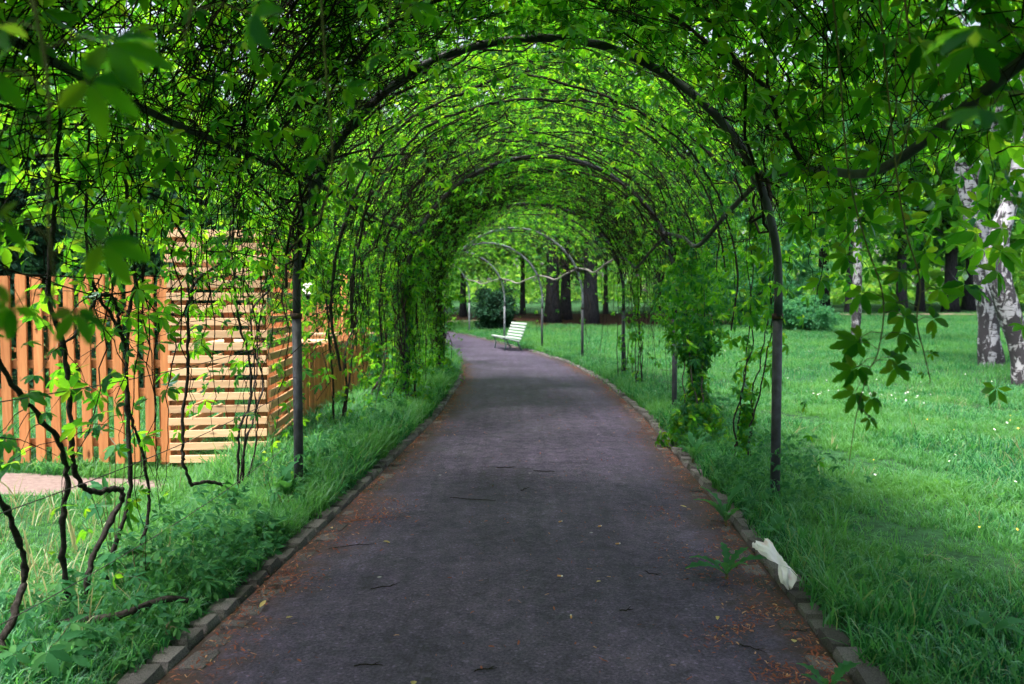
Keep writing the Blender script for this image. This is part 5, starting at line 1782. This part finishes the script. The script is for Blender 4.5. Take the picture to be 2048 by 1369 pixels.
# ------------------------------------------------------------------ litter on the path
def litter():
    r2 = np.random.default_rng(800)
    n1 = 11000
    side = np.where(r2.random(n1) < .5, -1, 1)
    y = 1.8 + 17 * r2.random(n1) ** 1.35
    band = np.abs(r2.normal(size=n1)) * .12 * (0.5 + 0.9 * (np.sin(y * 3.1 + side) > -.2))
    o_ = side * (1.27 - band)
    n2 = 900
    y2 = 1.8 + 14 * r2.random(n2) ** 1.3
    o2 = np.clip(r2.normal(size=n2) * .62 + .35, -1.2, 1.2)
    # loose drifts
    cxs = [(-1.02, 5.15, .10, 260), (-1.0, 5.5, .10, 160), (.86, 3.35, .07, 120), (.98, 4.25, .14, 170), (.98, 3.45, .04, 50), (.92, 5.3, .12, 110), (1.08, 3.6, .06, 140), (1.05, 3.0, .07, 220), (-1.13, 3.9, .09, 220)]
    Y, O = [y, y2], [o_, o2]
    for a, b, s, m in cxs:
        O.append(a + r2.normal(size=m) * s); Y.append(b + r2.normal(size=m) * s * 1.2)
    y = np.concatenate(Y); o_ = np.clip(np.concatenate(O), -1.29, 1.29)
    x, yy = off_xy(o_, y)
    z = terrain(yy) + np.interp(np.abs(o_), [0, .5, .95, 1.16, 1.3], [.016, .012, 0, -.002, .004]) + .004 + r2.uniform(0, .008, len(x)) * (np.abs(o_) > 1)
    P = np.stack([x, yy, z], 1)
    T = [(np.array([(-.12, -.5, 0), (.12, -.45, .03), (.16, .1, .12), (.03, .5, .04), (-.14, .1, .10)]), np.array([(0, 1, 2), (0, 2, 4), (4, 2, 3)])),
         (np.array([(-.06, -.5, 0), (.07, -.5, .02), (.05, .5, .10), (-.05, .5, .06)]), np.array([(0, 1, 2), (0, 2, 3)]))]
    V, F = scatter(T, P, np.array([0, 0, 1.]) + r2.normal(size=P.shape) * .25, r2.normal(size=P.shape), r2.uniform(.008, .030, len(P)), r2)
    o = link('bud_scale_litter', mesh_np('bud_scale_litter', V, F, M['debris']))
    tag(o, 'rust-red bud scales and crumbs littering the path edges', 'litter', kind='stuff')
litter()

def path_z(x, y):
    o = abs(x - float(cx(y)))
    return float(terrain(y)) + float(np.interp(o, [0, .5, .95, 1.16, 1.3], [.016, .012, 0, -.006, -.012]))
WHERE = ['nearest the bottom centre, standing on end', 'right of the centre crack', 'far left of the three in a loose row', 'middle of the three in a loose row', 'right one of the three in a loose row']
for (x, y, a), w in zip([(.262, 3.47, 1.5), (.245, 4.0, -.3), (.31, 5.02, .7), (.55, 4.92, .6), (.615, 4.56, .25)], WHERE):
    root = thing('cigarette_butt', 'orange cigarette butt on the asphalt, ' + w, 'cigarette butt', (x, y, path_z(x, y) + .0055), a, 'cigarette butts on the path')
    MB().tube([(-.014, 0, 0), (.006, 0, .0)], .0045, 8).build('filter', M['filter'], root, True)
    MB().tube([(.006, 0, 0), (.014, .001, .0)], [.0045, .0038], 8).build('paper', M['paper'], root, True)

TW = [(-.62, 3.86, .6, .16, 'forked black twig left of centre'), (-.93, 4.55, .35, .26, 'long thin dark twig near the left path edge'), (-.05, 6.7, .1, .16, 'dark twig in the middle distance, left of centre'),
      (.27, 6.55, -.2, .18, 'dark twig in the middle distance, right of centre'), (.10, 5.9, 1.0, .12, 'short dark twig beyond the butts'), (.72, 4.05, -.9, .10, 'short brown twig on the worn streaks'),
      (-.55, 3.0, .1, .11, 'thin brown twig near the bottom left'), (.98, 3.18, -.7, .12, 'curved twig by the litter at the bottom right'), (-1.0, 5.1, .3, .24, 'thick reddish twig in the drift by the left kerb'),
      (-.1, 2.95, .2, .09, 'tiny curled twig near the bottom centre'), (.52, 3.55, .4, .07, 'tiny twig right of the nearest butt'), (-.28, 5.6, -.3, .34, 'long faint twig lying across the left half')]
for i, (x, y, a, L, lab) in enumerate(TW):
    r2 = random.Random(900 + i)
    z = path_z(x, y) + .006
    pts = [(-L / 2 + L * k / 5, r2.uniform(-.012, .012), r2.uniform(0, .004)) for k in range(6)]
    mb = MB().tube(pts, [.0022, .0028, .0026, .0022, .0018, .001], 6)
    mb.tube([pts[3], (pts[3][0] + .03, pts[3][1] + .022, .003)], [.002, .001], 5)
    o = mb.build('twig', M['debris'] if 'reddish' in lab else M['twig'], None, True, loc=(x, y, z), rot=(0, 0, a))
    tag(o, lab, 'twig', 'twigs on the path')

FL = [(-.76, 4.62, .030, 'yellowish fallen leaf near the left path edge'), (-.36, 2.86, .034, 'curled brown fallen leaf at the bottom, left of centre'), (.42, 3.9, .022, 'small pale green leaf right of the centre butt'),
      (-1.16, 3.6, .032, 'pale fallen leaf among the left setts'), (-1.12, 4.9, .03, 'pale leaf in the drift by the left kerb'), (1.17, 3.25, .034, 'tan leaf among the setts at the right kerb'),
      (.92, 3.5, .025, 'tan leaf in the small heap right of centre'), (-.98, 3.5, .024, 'white-edged leaf on the lower left path'), (1.06, 2.55, .03, 'crumpled pale leaf at the bottom right'), (1.2, 5.4, .03, 'pale leaf by the right kerb before the first post')]
for i, (x, y, s, lab) in enumerate(FL):
    V, F = leaflet(6, 1.0, .3, .05, .5, -.2 if i % 2 else .1)
    V = V * s * 1.6
    o = link('fallen_leaf', mesh_np('fallen_leaf', V, np.array(F), M['fallen_leaf']), None, (x, y, path_z(x, y) + .009 + (.008 if abs(x) > 1.05 else 0)), (random.uniform(-.1, .1), random.uniform(-.1, .1), random.uniform(0, 6.28)))
    tag(o, lab, 'leaf', 'fallen leaves on the path')

# torn white plastic bag on the right kerb
def bag():
    r2 = np.random.default_rng(950)
    nu, nv = 26, 18
    V, F = [], []
    for i in range(nu + 1):
        t = i / nu
        # width: wide end, twist in the middle, wide end
        w = .058 * (abs(math.cos(t * math.pi * 1.05)) ** .8) + .020
        w *= 1 - .75 * max(0, .12 - t) / .12
        for j in range(nv):
            a = j / nv * 2 * math.pi
            f = 1 + .20 * math.sin(3 * a + 9 * t) + .10 * math.sin(7 * a - 13 * t) + .04 * r2.normal()
            xx = math.cos(a) * w * f
            zz = math.sin(a) * w * .30 * f + .012 * math.sin(14 * t + 2 * a)
            yy = (t - .5) * .26 + .012 * math.sin(5 * a + 4 * t)
            V.append((xx + .03 * math.sin(t * 5), yy, max(.002, zz + .035 + .03 * math.sin(t * 3.1))))
    for i in range(nu):
        for j in range(nv):
            j2 = (j + 1) % nv
            F.append((i * nv + j, i * nv + j2, (i + 1) * nv + j2, (i + 1) * nv + j))
    o = link('plastic_bag', mesh_py('plastic_bag', V, F, M['bag']), None, (1.29, 3.88, .11), (R(50), R(-8), R(24)), (.62, .95, .75))
    tag(o, 'crumpled white plastic bag twisted in the middle, lying on the right kerb', 'bag')
bag()
